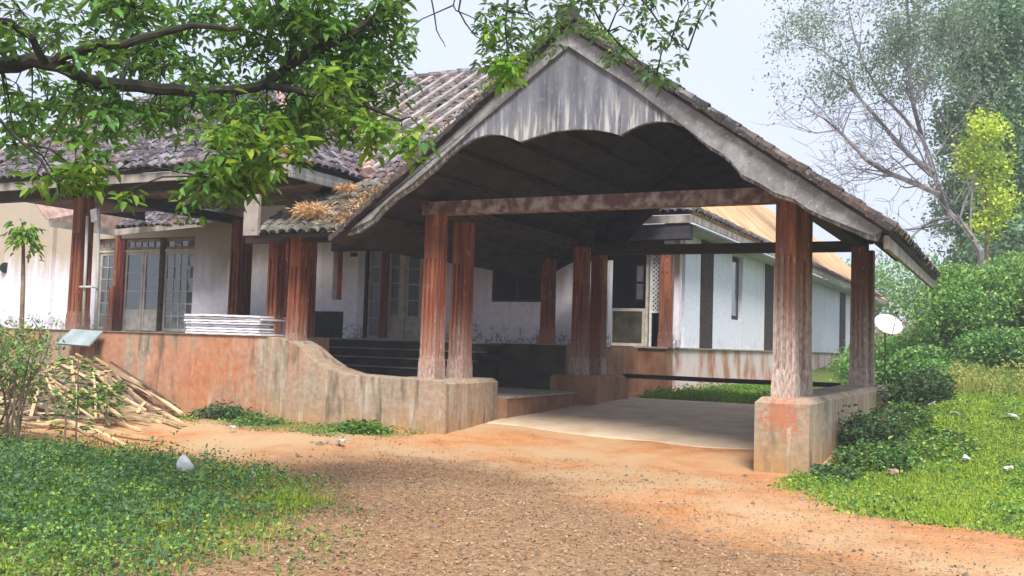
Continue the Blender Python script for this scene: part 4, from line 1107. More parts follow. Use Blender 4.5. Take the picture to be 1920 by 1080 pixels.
for (u, v, s, lab) in [(1737, 757, .22, 'crumpled white plastic bag in the grass right of the rear pillars'), (1777, 812, .13, 'flat pale scrap in the middle of the right lawn'), (1718, 864, .10, 'small white scrap near the reddish patch in the lawn'),
                       (1895, 780, .16, 'white wrapper at the right edge of the lawn'), (1790, 776, .09, 'small wrapper between the white bag and the lawn edge'), (1812, 860, .07, 'tiny white scrap lower in the lawn'), (1893, 880, .08, 'tiny pale scrap at the far right of the lawn'),
                       (1675, 886, .09, 'pale reddish scrap beside the plinth weeds'), (640, 829, .09, 'white scrap among the weeds before the verandah wall'), (436, 803, .08, 'pale scrap at the foot of the streaked wall'), (475, 893, .07, 'small white scrap on the leaf litter'),
                       (1130, 708, .05, 'tiny scrap on the rear plinth')][:11]:
    scrap('litter_scrap', u, v, s * .85, lab, M['ridge'] if 'reddish' in lab and 'pale reddish' in lab else M['paper'])
# white broken bowl standing in the weeds
p = gat(335, 882, .13); vs = []; fs = []; n = 14
for r, z in ((.05, 0), (.10, .03), (.15, .11), (.16, .17)):
    for k in range(n): a = 6.2832 * k / n; vs.append((r * math.cos(a), r * math.sin(a), z))
for j in range(3):
    for k in range(n - 4): fs.append((j * n + k, j * n + k + 1, (j + 1) * n + k + 1, (j + 1) * n + k))
fs.append(tuple(reversed(range(n))))
o = MB().add(vs, fs).build('broken_bowl', M['paper'], smooth=True); o.scale = (.7, .7, .7); o.location = p; o.rotation_euler = (1.0, .2, 2.6); sm = o.modifiers.new('t', 'SOLIDIFY'); sm.thickness = .012
T(o, 'broken white bowl tipped over in the left weeds', 'bowl')
# a few stones below the strip
me_st = None
for k, (u, v, s) in enumerate([(600, 832, .07), (618, 829, .06), (634, 833, .05), (652, 829, .06), (585, 828, .04), (975, 786, .05), (1212, 898, .03), (700, 905, .03), (1320, 930, .03)]):
    p = gat(u, v, .02); m = MB(); n = 7; vs = [(0, 0, s * .8)]
    for r, z in ((.7, .5), (1, 0)):
        for i in range(n): a = 6.2832 * i / n; q_ = s * r * random.uniform(.8, 1.2); vs.append((q_ * math.cos(a), q_ * .8 * math.sin(a), z * s))
    fs = [(0, 1 + i, 1 + (i + 1) % n) for i in range(n)] + [(1 + i, 1 + n + i, 1 + n + (i + 1) % n, 1 + (i + 1) % n) for i in range(n)] + [tuple(range(2 * n, n, -1))]
    o = m.add(vs, fs).build('stone', M['rubble']); o.location = p - Vector((0, 0, .02)); T(o, 'small grey rubble stone lying on the earth of the forecourt', 'stone', 'loose rubble stones on the forecourt')

# ================================================================== VEGETATION
# ---- ground plants
def scatter(poly, n, box=None, thr=0.5, soft=0.35):
    xs = [p[0] for p in poly]; ys_ = [p[1] for p in poly]
    x0, x1, y0, y1 = box or (min(xs), max(xs), min(ys_), max(ys_))
    x = rng.uniform(x0, x1, n); y = rng.uniform(y0, y1, n)
    nzv = 0.35 * np.sin(x * 2.3 + 1) * np.sin(y * 2.9) + 0.25 * np.sin(x * 6.1) * np.sin(y * 5.3 + 2)
    k = (poly_sd(x, y, poly) / soft + nzv + rng.normal(0, .35, n)) > 0
    return x[k], y[k]
def nz_hole(x, y): return np.sin(x * 2.1 + 1.8 * np.sin(y * 1.7 + .6)) * np.sin(y * 2.6 + 1.3 * np.sin(x * 2.2)) + rng.normal(0, .12, len(x))
def inplinth(x, y):
    return ((x > -2.95) & (x < -2.05) & (y > 12.35) & (y < 19.95)) | ((x > -24) & (x < -7.2) & (y > 12.36)) | ((x < -7.1) & (y > 12.36))
def grass(name, poly, n, box, hlo, hhi, w, mat, label, lean=0.5):
    x, y = scatter(poly, n, box); k = ~inplinth(x, y); x, y = x[k], y[k]; m = len(x)
    z = hgt(x, y) - 0.01; hh = rng.uniform(hlo, hhi, m) * (0.7 + 0.5 * np.abs(np.sin(x * 1.9) * np.sin(y * 1.3 + .5)))
    a = rng.uniform(0, 6.28, m); ln = rng.uniform(0, lean, m) * hh; b = rng.uniform(0, 6.28, m)
    sx, sy = np.cos(a) * w / 2, np.sin(a) * w / 2
    P0 = np.stack([x - sx, y - sy, z], 1); P1 = np.stack([x + sx, y + sy, z], 1)
    P2 = np.stack([x + sx * .6 + np.cos(b) * ln * .4, y + sy * .6 + np.sin(b) * ln * .4, z + hh * .6], 1); P3 = np.stack([x + np.cos(b) * ln, y + np.sin(b) * ln, z + hh], 1)
    V = np.stack([P0, P1, P2, P3], 1).reshape(-1, 3); F = np.arange(m * 4).reshape(-1, 4)
    t = np.clip(0.5 + 0.28 * np.sin(x * 1.1 + .7) * np.sin(y * .9) + .2 * np.sin(x * 3.7 + y) * np.sin(y * 2.9 - x) + rng.normal(0, .18, m), 0, .98)
    o = np_mesh(name, V, F, mat, None, np.repeat(t, 4)); return T(o, label, kind='stuff')
def cover(name, poly, n, box, h, size, mat, label, flat=.6, soft=.35, asp=.7):
    x, y = scatter(poly, n, box, soft=soft)
    if 'wall_foot' in name or 'fringe' in name or 'dark_' in name or 'broad' in name: k_ = (np.sin(x * 2.3 + 2 * np.sin(y * 2.1) + len(name)) * np.sin(y * 3.7 + x * 1.2 + 2 * np.sin(x * 1.7)) + rng.normal(0, .35, len(x))) > -.05; x, y = x[k_], y[k_]
    k = ~inplinth(x, y); x, y = x[k], y[k]; m = len(x)
    if poly is LEFT:
        k_ = rng.random(len(x)) < np.clip(poly_sd(x, y, LEFT) / 1.8 + .25, 0, 1); x, y = x[k_], y[k_]; m = len(x)
    if name == 'creeping_weeds':
        k_ = nz_hole(x, y) > -.62; x, y = x[k_], y[k_]; m = len(x)
    hm = h * (0.35 + 0.65 * np.abs(np.sin(x * 2.7 + 1.1) * np.cos(y * 2.1)) + .25 * np.sin(x * 9) * np.sin(y * 8))
    z = hgt(x, y) + np.abs(rng.uniform(0, 1, m)) * np.maximum(hm, .02)
    s = rng.uniform(size * .5, size * 1.2, m)
    t = np.clip(.42 + .25 * np.sin(x * 1.3) * np.sin(y * 1.7 + 1) + .25 * np.sin(x * 2.9 + 1.5 * np.sin(y * 1.9)) * np.sin(y * 3.3) + rng.normal(0, .2, m), 0, .98)
    V, F, tt = small_leaves(np.stack([x, y, z], 1), s, t, flat, asp)
    return T(np_mesh(name, V, F, mat, None, tt), label, kind='stuff')
cover('creeping_weeds', LEFT, 200000, (-14.5, -4, 3.4, 10.5), .22, .036, M['leaf_weed'], 'thick green creeping weeds covering the left foreground', .45, .8)
cover('dark_weeds', LEFT, 110000, (-14.5, -4, 3.4, 10.5), .30, .055, M['leaf_dark'], 'darker blue-green weeds among the left ground cover', .3, .5, .45)
grass('grass', LEFT, 26000, (-12, -4, 3.6, 9.5), .04, .14, .008, M['grass'], 'short grass blades between the creeping weeds')
FR = [(-8.5, 8.9), (-7.0, 8.9), (-5.6, 7.9), (-4.5, 6.2), (-3.6, 4.6), (-3.3, 3), (-6, 3), (-6.5, 6)]
cover('fringe_weeds', FR, 26000, None, .05, .034, M['leaf_weed'], 'sparse low weeds thinning out into the leaf litter', .6, .4)
grass('fringe_grass', [(-6.1, 7.6), (-5.6, 7.3), (-5.5, 6.8), (-6.2, 6.9)], 2500, None, .05, .12, .008, M['grass'], 'small bright grass patch in the leaf litter')
cover('broad_weeds', LEFT, 26000, (-13, -4.5, 3.6, 10), .25, .045, M['leaf_yellow'], 'scattered yellow-green weed leaves in the left foreground', .3, .5, .4)
cover('wall_foot_weeds', STRIP, 15000, None, .07, .036, M['leaf_weed'], 'low weeds at the foot of the streaked verandah wall')
grass('lawn', RIGHTP, 300000, (-2.4, 7, 9.3, 24), .025, .085, .009, M['grass'], 'bright green grass right of the porch')
cover('lawn_clover', RIGHTP, 150000, (-2.4, 6, 9.3, 20), .05, .035, M['grass'], 'small bright leaves among the right lawn', .6, .6)
cover('dark_lawn_weeds', RIGHTP, 60000, (-2.4, 6, 9.3, 20), .10, .045, M['leaf_weed'], 'patches of darker weeds in the right lawn', .3, .6)
M['yellowweed'] = leaf_mat('yellowing_weed', [(0, (0.10, 0.2, 0.04)), (0.4, (0.22, 0.32, 0.06)), (0.75, (0.42, 0.42, 0.12)), (1, (0.6, 0.5, 0.22))], .3)
TW = [(-1.7, 20.0), (5, 18.8), (12, 20), (12, 25), (-1.7, 24.5)]
grass('tall_weeds', TW, 16000, None, .12, .42, .016, M['drygrass'], 'tall yellowing grass stems along the foot of the bushes', .8)
cover('yellow_weeds', TW, 60000, None, .5, .06, M['yellowweed'], 'yellow-green leafy weeds along the foot of the bushes', .3, .8)
grass('court_grass', BACK, 120000, (-6.9, -2.2, 19.4, 32), .06, .2, .014, M['grass'], 'green grass in the yard behind the porch')
cover('court_weeds', BACK, 30000, (-6.9, -2.2, 19.3, 27), .25, .06, M['leaf_bright'], 'leafy weeds in the yard behind the porch')
# fallen leaves on the forecourt
def litter(poly, n, box, size, soft):
    x, y = scatter(poly, n, box, soft=soft); m = len(x)
    z = hgt(x, y) + rng.uniform(.006, .022, m)
    V, F, tt = small_leaves(np.stack([x, y, z], 1), rng.uniform(size * .4, size * 1.3, m), np.clip(rng.beta(1.4, 1.6, m), 0, .98), .85, .5)
    return V, F, tt
V1, F1, t1 = litter(LITP, 60000, None, .029, 1.6)
V2, F2, t2 = litter([(-9, 2), (-8, 11.5), (-2.4, 12), (2, 9.5), (3, 3)], 24000, None, .026, .5)
T(np_mesh('leaf_litter', np.concatenate([V1, V2]), np.concatenate([F1, F2 + len(V1)]), M['litter'], None, np.concatenate([t1, t2])), 'grey-brown dead leaves and chips strewn over the earth', kind='stuff')

n_ = 3000; px_, py_ = scatter([(-9, 2), (-8, 11.6), (-2.4, 12.2), (2, 9.5), (3, 3)], n_, None, soft=.5); n_ = len(px_)
r_ = rng.gamma(1.6, .0038, n_) + .003; pc = np.stack([px_, py_, hgt(px_, py_) + r_ * .2], 1); an = rng.uniform(0, 6.28, n_)
ring = [pc + np.stack([np.cos(an + k * 1.5708) * r_ * rng.uniform(.7, 1.5, n_), np.sin(an + k * 1.5708) * r_ * rng.uniform(.7, 1.5, n_), 0 * r_], 1) for k in range(4)]
V_ = np.stack(ring + [pc + np.stack([0 * r_, 0 * r_, r_ * .9], 1), pc - np.stack([0 * r_, 0 * r_, r_ * .6], 1)], 1).reshape(-1, 3)
i_ = np.arange(n_)[:, None] * 6; F_ = np.concatenate([i_ + np.array([[a, (a + 1) % 4, 4]]) for a in range(4)])
T(np_mesh('gravel', V_, F_, M['rubble']), 'small loose stones scattered over the forecourt', kind='stuff')
# ---- shrubs as leaf clumps on real twigs
def blob_points(n, c, r, shell=0.55, lumps=9):
    """points in an uneven volume made of several overlapping lobes"""
    c = np.array(c, float); r = np.array(r, float)
    lc = unit(rng.normal(size=(lumps, 3))) * rng.uniform(.25, .75, (lumps, 1)); lr = rng.uniform(.35, .62, lumps)
    k = rng.integers(0, lumps, n); d = unit(rng.normal(size=(n, 3))); rad = lr[k] * (shell + (1 - shell) * rng.random(n) ** .5) * rng.uniform(.8, 1.12, n)
    q = lc[k] + d * rad[:, None]
    return c + q * r
def shrub(name, base, r, n, size, mat, label, cat='bush', group=None, zc=.8, stems=6, asp=.6, flat=.2):
    base = Vector(base); t = empty(name, base, label, cat, group)
    m = MB()
    for k in range(stems):
        a = random.uniform(0, 6.28); e = base + Vector((math.cos(a) * r[0] * .6, math.sin(a) * r[1] * .6, r[2] * zc * random.uniform(.8, 1.6)))
        mid = (base + e) / 2 + Vector((random.uniform(-.1, .1), random.uniform(-.1, .1), .1)) * r[2]
        m.tube([base - Vector((0, 0, .05)), mid, e], [.03 * r[2], .02 * r[2], .008 * r[2]], 5)
    m.build('stem', M['twig'], t, kind='stuff')
    P = blob_points(n, (base.x, base.y, base.z + r[2] * zc), r); g_ = hgt(P[:, 0], P[:, 1]); P = P[P[:, 2] > g_ + .01]
    tt = np.clip(.5 + .32 * np.sin(P[:, 0] * 3.1 / max(r[0], .5)) * np.sin(P[:, 2] * 4 / max(r[2], .5)) + rng.normal(0, .2, len(P)), 0, .98)
    V, F, tt = small_leaves(P, rng.uniform(size * .6, size * 1.3, len(P)), tt, flat, asp)
    np_mesh('foliage', V, F, mat, t, tt); return t
def ground_at(x, y): return (x, y, hz(x, y))
# bank of bushes on the right
bl = ['broad bright green bush just right of the rear pillar behind the dish', 'rounded bright bush, second along the bank', 'tall leafy bush in the middle of the bank', 'dense bush under the lime creeper tree', 'bushy growth at the far right end of the bank',
      'low dark bush at the foot of the bank behind the dish', 'low dark bush below the middle of the bank', 'low dark bush at the right foot of the bank']
for k, (x, y, r, mt) in enumerate([(-2.4, 27, (2.0, 1.6, 1.4), 'leaf_bush'), (-0.4, 26.5, (1.9, 1.5, 1.5), 'leaf_bush'), (1.5, 26.2, (2.0, 1.6, 1.5), 'leaf_bush'), (3.4, 26.5, (2.2, 1.6, 1.45), 'leaf_bush'), (5.8, 26.5, (2.6, 1.8, 1.5), 'leaf_bush'),
                                (-1.7, 24.2, (1.1, .8, .6), 'leaf_bush'), (0.2, 24.0, (1.5, .9, .7), 'leaf_bush'), (2.4, 23.8, (1.8, .9, .7), 'leaf_bush')]):
    shrub('bank_bush', ground_at(x, y), r, int(26000 * r[0] / 2), .095, M[mt], bl[k], 'bush', 'bushes along the right bank', zc=.9)
for k, (x, y, r) in enumerate([(-4.5, 62, (4, 3, 3.2)), (-9, 66, (4, 3, 3.5)), (1, 40, (4, 3, 2.2)), (7, 38, (4, 3, 2.6))]):
    shrub('far_shrub', ground_at(x, y), r, 7000, .22, M['leaf_hazed'] if k > 1 else M['leaf_bush'], ['green shrub far behind the end of the right wing', 'leafy shrub far behind the right wing, left one', 'blue-green shrub behind the dish and the bank', 'blue-green shrub behind the bank at the right edge'][k], 'bush', 'distant shrubs behind the bank', zc=.9)
shrub('red_twig_bush', ground_at(-3.6, 34), (1.6, 1.2, 1.0), 1500, .10, M['litter'], 'thin reddish brown bush beyond the end of the side wing', 'bush', zc=1.4, stems=14)
# weeds around the right plinth: many small leafy stems each
def weeds(cx, cy, rx, ry, n, h, sz, mat, label, group=None):
    t = empty('weed_clump', ground_at(cx, cy), label, 'weeds', group); m = MB(); PP = []; DD = []; LL = []
    for k in range(n):
        a = random.uniform(0, 6.283); q_ = math.sqrt(random.random()); x = cx + rx * q_ * math.cos(a); y = cy + ry * q_ * math.sin(a)
        if -2.9 < x < -2.12 and 12.3 < y < 20: x = -2.06
        hh = h * random.uniform(.35, 1.1) * (1.1 - .5 * q_); b0 = Vector((x, y, hz(x, y) - .02)); tp_ = b0 + Vector((random.gauss(0, .22) * hh, random.gauss(0, .22) * hh - .02, hh))
        m.tube([b0, tp_], [.006, .003], 3); nl = int(10 + 26 * hh / .5)
        for j in range(nl):
            f = random.uniform(.15, 1.0); az = random.uniform(0, 6.283); PP.append(tuple(b0.lerp(tp_, f))); DD.append((math.cos(az), math.sin(az), random.uniform(-.4, .7))); LL.append(sz * random.uniform(.5, 1.2))
    m.build('stem', M['twig'], t, kind='stuff'); PP = np.array(PP); DD = np.array(DD); LL = np.array(LL); n_ = len(PP); PP = PP + unit(DD) * rng.uniform(0, .09, (n_, 1))
    V, F, tt = leaf_geom(PP, LL, LL * rng.uniform(.45, .7, n_), DD, np.tile([0, 0, 1.], (n_, 1)) + rng.normal(0, .35, (n_, 3)), np.clip(rng.normal(.45, .25, n_), 0, .98))
    np_mesh('foliage', V, F, mat, t, tt); return t
for a in [(-1.70, 14.6, .38, .6, 110, .62, .075, M['leaf_dark'], 'dark weed clump climbing the front part of the right plinth'), (-1.55, 13.5, .5, .6, 110, .3, .07, M['leaf_weed'], 'spreading weed clump at the front foot of the right plinth'),
          (-1.55, 16.3, .45, .9, 110, .42, .08, M['leaf_weed'], 'green weed clump beside the middle of the right plinth'), (-1.45, 18.7, .5, .8, 130, .75, .085, M['leaf_dark'], 'dark green weed mound at the rear end of the right plinth'),
          (-1.95, 12.45, .4, .35, 60, .14, .06, M['leaf_dark'], 'low weeds at the front corner of the right plinth'), (-0.9, 14.8, .5, .9, 70, .2, .07, M['leaf_weed'], 'low leafy weeds between the lawn and the plinth weeds')]:
    weeds(*a, group='weed clumps at the right plinth')
weeds(-11.2, 12.1, .55, .25, 60, .26, .07, M['leaf_dark'], 'dark weed clump under the middle of the streaked verandah wall')
weeds(-8.35, 11.85, .42, .22, 70, .2, .08, M['leaf_bright'], 'bright green weed clump at the foot of the front left plinth')
weeds(-10.3, 11.9, .35, .3, 30, .18, .06, M['leaf_weed'], 'smaller weed clump left of the bright grass tuft')

# left twiggy bush
tb = empty('twiggy_bush', ground_at(-11.2, 8.3), 'half bare twiggy bush with whitish stems at the left edge', 'bush')
m = MB(); tips = []
bx, by, bz = ground_at(-11.75, 8.2)
for k in range(36):
    x = bx + random.uniform(-1.1, .62); y = by + random.uniform(-.5, .6)
    px = x; p = Vector((x, y, bz)); pts = [p]; L = random.uniform(.9, 1.6)
    dr = Vector((random.uniform(-.35, .45), random.uniform(-.3, .3), 1)).normalized()
    for s in range(6):
        dr = (dr + Vector((random.uniform(-.22, .22), random.uniform(-.2, .2), .06))).normalized(); p = p + dr * L / 6; pts.append(p)
        if s > 1 and random.random() < .75:
            q_ = p + Vector((random.uniform(-.35, .35), random.uniform(-.3, .3), random.uniform(.1, .4))); m.tube([p, (p + q_) / 2 + Vector((0, 0, .03)), q_], [.008, .006, .003], 4); tips.append(q_)
    m.tube(pts, [.021 * (1 - .12 * i) for i in range(7)], 5); tips.append(p)
m.build('stem', M['twig'], tb, kind='stuff')
tips = np.array([tuple(t) for t in tips]); k = rng.integers(0, len(tips), 7000)
P = tips[k] + rng.normal(0, .1, (7000, 3)) - np.array([0, 0, .08])
V, F, tt = small_leaves(P, rng.uniform(.03, .085, 7000), rng.random(7000) * .98, .2, .45); np_mesh('foliage', V, F, M['leaf_weed'], tb, tt)
def sapling(base, h, n, sz, mat, label, spread=.25, name='sapling'):
    t = empty(name, base, label, 'plant'); b = Vector(base)
    top = b + Vector((random.uniform(-.05, .05), 0, h)); MB().tube([b, (b + top) / 2 + Vector((.02, 0, 0)), top], [.014, .010, .006], 6).build('stem', M['twig'], t)
    az = rng.uniform(0, 6.28, n); hh = rng.beta(3, 1.3, n) * h
    P = np.stack([b.x + 0 * az, b.y + 0 * az, b.z + hh], 1); D = np.stack([np.cos(az), np.sin(az), rng.uniform(-.5, .5, n)], 1); off = rng.uniform(0, spread, n)
    P = P + D * off[:, None]; V, F, tt = leaf_geom(P, rng.uniform(sz * .6, sz * 1.2, n), rng.uniform(sz * .3, sz * .5, n), D, np.tile([0, 0, 1.], (n, 1)) + rng.normal(0, .3, (n, 3)), rng.random(n) * .98)
    np_mesh('foliage', V, F, mat, t, tt); return t
p = gat(140, 850); sapling(p, 1.15, 120, .10, M['leaf_weed'], 'leafy sapling standing in front of the timber heap, left one', .22)
p = gat(198, 800); sapling(p, .62, 150, .12, M['leaf_bright'], 'bright broad leaved sapling in front of the middle of the heap', .24)
p = gat(118, 865); sapling(p, .8, 80, .10, M['leaf_weed'], 'small sapling beside the twiggy bush', .2)
# yellow green plant before the left wall
p = Vector(aty(42, 640, 11.6)); ypl = empty('young_papaya_plant', p, 'young yellow-green plant with drooping leaves before the left wall', 'plant')
top = aty(44, 435, 11.6); MB().tube([p - Vector((0, 0, .9)), (p + top) / 2, top], [.045, .04, .025], 8).build('stem', M['twig'], ypl)
n = 210; az = rng.uniform(0, 6.28, n); P = np.array([tuple(top)] * n) + np.stack([np.cos(az) * .12, np.sin(az) * .12, rng.uniform(-.22, .1, n)], 1) * rng.uniform(.3, 2.2, (n, 1))
V, F, tt = leaf_geom(P, rng.uniform(.10, .2, n), rng.uniform(.04, .08, n), np.stack([np.cos(az), np.sin(az), rng.uniform(-1.2, .1, n)], 1), np.tile([0, 0, 1.], (n, 1)) + rng.normal(0, .3, (n, 3)), rng.random(n) * .98)
np_mesh('foliage', V, F, M['leaf_yellow'], ypl, tt)
# straw tuft on the canopy, debris on the valley, plants on the gable
def tuft(c, n, L, mat, label, cat='grass tuft', w=.0035):
    c = Vector(c); t = []; D = unit(rng.normal(size=(n, 3)) * [1, 1, .8] + [0, -.25, .25]); l = rng.uniform(L * .4, L, n)[:, None]
    P = np.array([tuple(c)] * n) + rng.normal(0, L * .5, (n, 3)) * [1.2, .8, .35]; S_ = unit(np.cross(D, rng.normal(size=(n, 3)))) * w
    V = np.stack([P - S_, P + S_, P + D * l * .6 + S_ * .7, P + D * l - [0, 0, L * .12]], 1).reshape(-1, 3)
    return T(np_mesh('straw_tuft', V, np.arange(n * 4).reshape(-1, 4), mat, None, np.repeat(rng.random(n) * .98, 4)), label, cat)
tuft(aty(582, 396, 12.3), 900, .2, M['straw'], 'dry orange straw tuft on the canopy roof edge')
tuft(aty(650, 352, 13.0), 400, .13, M['straw'], 'small dry straw tuft in the roof valley')
# mossy growth on the left rake
P = []
for k in range(2600):
    t_ = random.random(); x = AX + (LX - AX) * (.12 + .86 * t_); z = AZ + (LZ - AZ) * (.12 + .86 * t_)
    dens = 1 - abs(t_ - .55); P.append((x - random.random() * .14, YG + random.uniform(-.12, .5), z + random.uniform(.02, .13)))
V, F, tt = small_leaves(np.array(P), rng.uniform(.03, .08, len(P)), rng.random(len(P)) * .98, .4, .5)
T(np_mesh('rake_debris', V, F, M['litter'], plroof, tt), kind='stuff')
P = []
for k in range(9000):
    y = random.uniform(12.1, 17.2); z = mz(y); xi = AX - (AZ - z) / ((AZ - LZ) / (AX - LX)); w_ = abs(random.gauss(0, .28)) * (.6 + .5 * math.sin(y * 5) ** 2)
    x = max(-10.6, min(xi, LX + 1.0 if y > 13.3 else LX - .05) - w_); P.append((x, y, mz(y) + random.uniform(.08, .2)))
V, F, tt = small_leaves(np.array(P), rng.uniform(.03, .10, len(P)), rng.random(len(P)) * .98, .5, .28)
M['drydebris'] = leaf_mat('dry_roof_growth', [(0, (0.16, 0.10, 0.05)), (0.5, (0.42, 0.24, 0.12)), (0.85, (0.6, 0.38, 0.2)), (1, (0.3, 0.32, 0.08))], .1, .8)
T(np_mesh('valley_debris', V, F, M['drydebris'], None, tt), 'dry orange-brown growth lying along the roof beside the left rake', kind='stuff')
def rake_pt(t_, s): # along left (s<0) or right rake
    XX, ZZ = (LX, LZ) if s < 0 else (RX, RZ); return Vector((AX + (XX - AX) * t_, YG, AZ + (ZZ - AZ) * t_))
for s, t0, t1, n, r, mt, lab in ((-1, .07, .30, 2400, .10, 'leaf_yellow', 'yellow-green moss and fern growth on the left rake near the apex'), (1, .03, .22, 1300, .07, 'leaf_yellow', 'thin moss and fern growth on the right rake near the apex')):
    ts = rng.uniform(t0, t1, n); P = np.array([tuple(rake_pt(a, s)) for a in ts]) + rng.normal(0, r, (n, 3)) * [1, 1.2, .8] + [0, .05, .06]
    V, F, tt = small_leaves(P, rng.uniform(.03, .08, n), rng.random(n) * .98, .1, .5); T(np_mesh('roof_moss', V, F, M[mt], None, tt), lab, 'moss')

# ---- trees ----------------------------------------------------------
def grow(m, p, d, L, r, depth, tips, wig=.18, split=(2, 3), shrink=.72, up=.08, n=5, minr=.006, spread=.65):
    pts = [p.copy()]; rad = [r]; q_ = p.copy(); dd = d.copy(); segs = 5
    for s in range(segs):
        dd = (dd + Vector((random.gauss(0, wig), random.gauss(0, wig), random.gauss(0, wig) + up)) * .55).normalized(); q_ = q_ + dd * L / segs
        pts.append(q_.copy()); rad.append(max(minr * .6, r * (1 - .4 * (s + 1) / segs)))
        if depth > 0 and s in (1, 2, 3) and random.random() < .5:
            nd = (dd + Vector((random.gauss(0, spread), random.gauss(0, spread), random.gauss(0, spread)))).normalized()
            grow(m, q_, nd, L * shrink * random.uniform(.6, .9), rad[-1] * .5, depth - 1, tips, wig, split, shrink, up, max(3, n - 1), minr, spread)
    m.tube(pts, rad, n)
    if depth == 0: tips.append((pts[-1], dd.copy())); tips.append((pts[-3], dd.copy())); return
    for k in range(random.randint(*split)):
        nd = (dd + Vector((random.gauss(0, spread), random.gauss(0, spread), random.gauss(0, spread)))).normalized()
        grow(m, q_, nd, L * shrink * random.uniform(.75, 1.1), max(minr, rad[-1] * .7), depth - 1, tips, wig, split, shrink, up, max(3, n - 1), minr, spread)

# bare tree at the right (34 m off)
D = 34
bt = empty('bare_tree', at(1850, 520, D) - Vector((0, 0, 2.5)), 'sparse pale-leaved tree with bare grey limbs leaning left over the porch roof', 'tree')
m = MB(); tips = []
def pl(*uv, d=D): return [at(u, v, d + (i % 3 - 1) * .5) for i, (u, v) in enumerate(uv)]
def limb(pts, r0, r1, n=7, dens=.8, sub=2, L=1.6):
    r0 *= .75; r1 *= .8
    k = len(pts); m.tube(pts, [r0 + (r1 - r0) * i / (k - 1) for i in range(k)], n)
    for i in range(1, k):
        seg = pts[i] - pts[i - 1]
        for s in range(2):
            if random.random() < dens:
                p = pts[i - 1] + seg * random.random(); nd = (seg.normalized() + Vector((random.gauss(0, .7), random.gauss(0, .7), random.gauss(0, .6)))).normalized()
                grow(m, p, nd, L * random.uniform(.6, 1.1), max(.012, (r0 + (r1 - r0) * i / k) * .38), sub, tips, .2, (2, 3), .7, .05, 4, .011)
base = bt.location
limb([Vector(base)] + pl((1838, 470), (1808, 425), (1775, 395), (1758, 345), (1748, 312), (1728, 255), (1712, 195), (1702, 120), (1706, 60), (1700, 0), (1690, -80)), .17, .045, 8, .7, 3, 2.0)
limb(pl((1762, 365), (1718, 345), (1660, 322), (1625, 300), (1590, 262), (1570, 243), (1545, 222), (1515, 205)), .14, .03, 6, .9, 2)
limb(pl((1752, 325), (1706, 292), (1668, 250), (1635, 210), (1608, 180), (1588, 150), (1560, 132)), .13, .03, 6, .9, 2)
limb(pl((1730, 260), (1690, 215), (1650, 175), (1620, 120), (1600, 60), (1590, 10)), .08, .025, 6, 1, 2)
limb(pl((1712, 200), (1740, 140), (1765, 80), (1775, 10)), .08, .03, 6, 1, 3)
limb(pl((1782, 408), (1750, 412), (1725, 430), (1708, 445)), .09, .03, 5, .8, 1)
limb(pl((1640, 308), (1605, 332), (1580, 350)), .04, .015, 4, 1, 1)
limb(pl((1570, 243), (1530, 250), (1495, 238)), .035, .012, 4, 1, 1)
limb(pl((1622, 200), (1580, 120), (1540, 95), (1500, 80)), .05, .015, 4, 1, 2)
m.build('trunk', M['palebark'], bt)
tp = np.array([tuple(t[0]) for t in tips]); hi = tp[:, 2] > at(1600, 170, D).z; w_ = np.where(hi, 1.0, .04); w_ /= w_.sum()
k = rng.choice(len(tp), 14000, p=w_); P = tp[k] + rng.normal(0, .28, (14000, 3))
V, F, tt = small_leaves(P, rng.uniform(.07, .17, 14000), rng.random(14000) * .98, .1, .55); np_mesh('crown', V, F, M['leaf_pale'], bt, tt)

def leafy_tree(name, base, trunk, lobes, n, size, mat, label, bark=M['palebark'], cat='tree', asp=.6, tr=.28):
    t = empty(name, base, label, cat); mm = MB(); tips_ = []
    top = Vector(trunk[-1]); mm.tube([base] + trunk, [tr] + [tr * (1 - .8 * (i + 1) / len(trunk)) for i in range(len(trunk))], 8)
    for c, r, w in lobes:
        k = min(range(len(trunk)), key=lambda i: (Vector(trunk[i]) - Vector(c)).length); a = Vector(trunk[k])
        mm.tube([a, (a + Vector(c)) / 2 + Vector((0, 0, .2)), Vector(c)], [.09, .06, .03], 5)
    mm.build('trunk', bark, t); VV = []
    tot = sum(w for _, _, w in lobes)
    for c, r, w in lobes: bp = blob_points(int(n * w / tot), c, [a * 1.32 for a in r], .15, 22); VV.append(bp + rng.normal(0, .16, bp.shape))
    P = np.concatenate(VV); tt = np.clip(.5 + .3 * np.sin(P[:, 0] * 1.9) * np.sin(P[:, 2] * 2.3) + rng.normal(0, .2, len(P)), 0, .98)
    V, F, tt = small_leaves(P, rng.uniform(size * .6, size * 1.3, len(P)), tt, .1, asp); np_mesh('crown', V, F, mat, t, tt); return t
D2 = 37
LB = 1.25
lob = [(at(1870, 60, D2), (1.9, 1.6, 1.6), 1.3), (at(1835, 130, D2), (1.3, 1.2, 1.2), .8), (at(1900, 190, D2), (1.8, 1.5, 1.7), 1.2), (at(1800, 230, D2), (1.0, 1.0, 1.1), .5), (at(1850, 300, D2), (1.6, 1.3, 1.6), 1.2),
       (at(1920, 330, D2), (1.6, 1.4, 1.8), 1.2), (at(1860, 420, D2), (1.7, 1.3, 1.3), 1.2), (at(1800, 370, D2), (.8, .8, .9), .35), (at(1790, 60, D2), (.8, .8, 1.0), .3), (at(1930, 450, D2), (1.6, 1.3, 1.3), 1), (at(1980, 100, D2), (2, 1.5, 2.5), 1), (at(1890, -60, D2), (2.2, 1.6, 1.6), 1), (at(1840, 480, D2), (1.4, 1.2, .9), .7)]
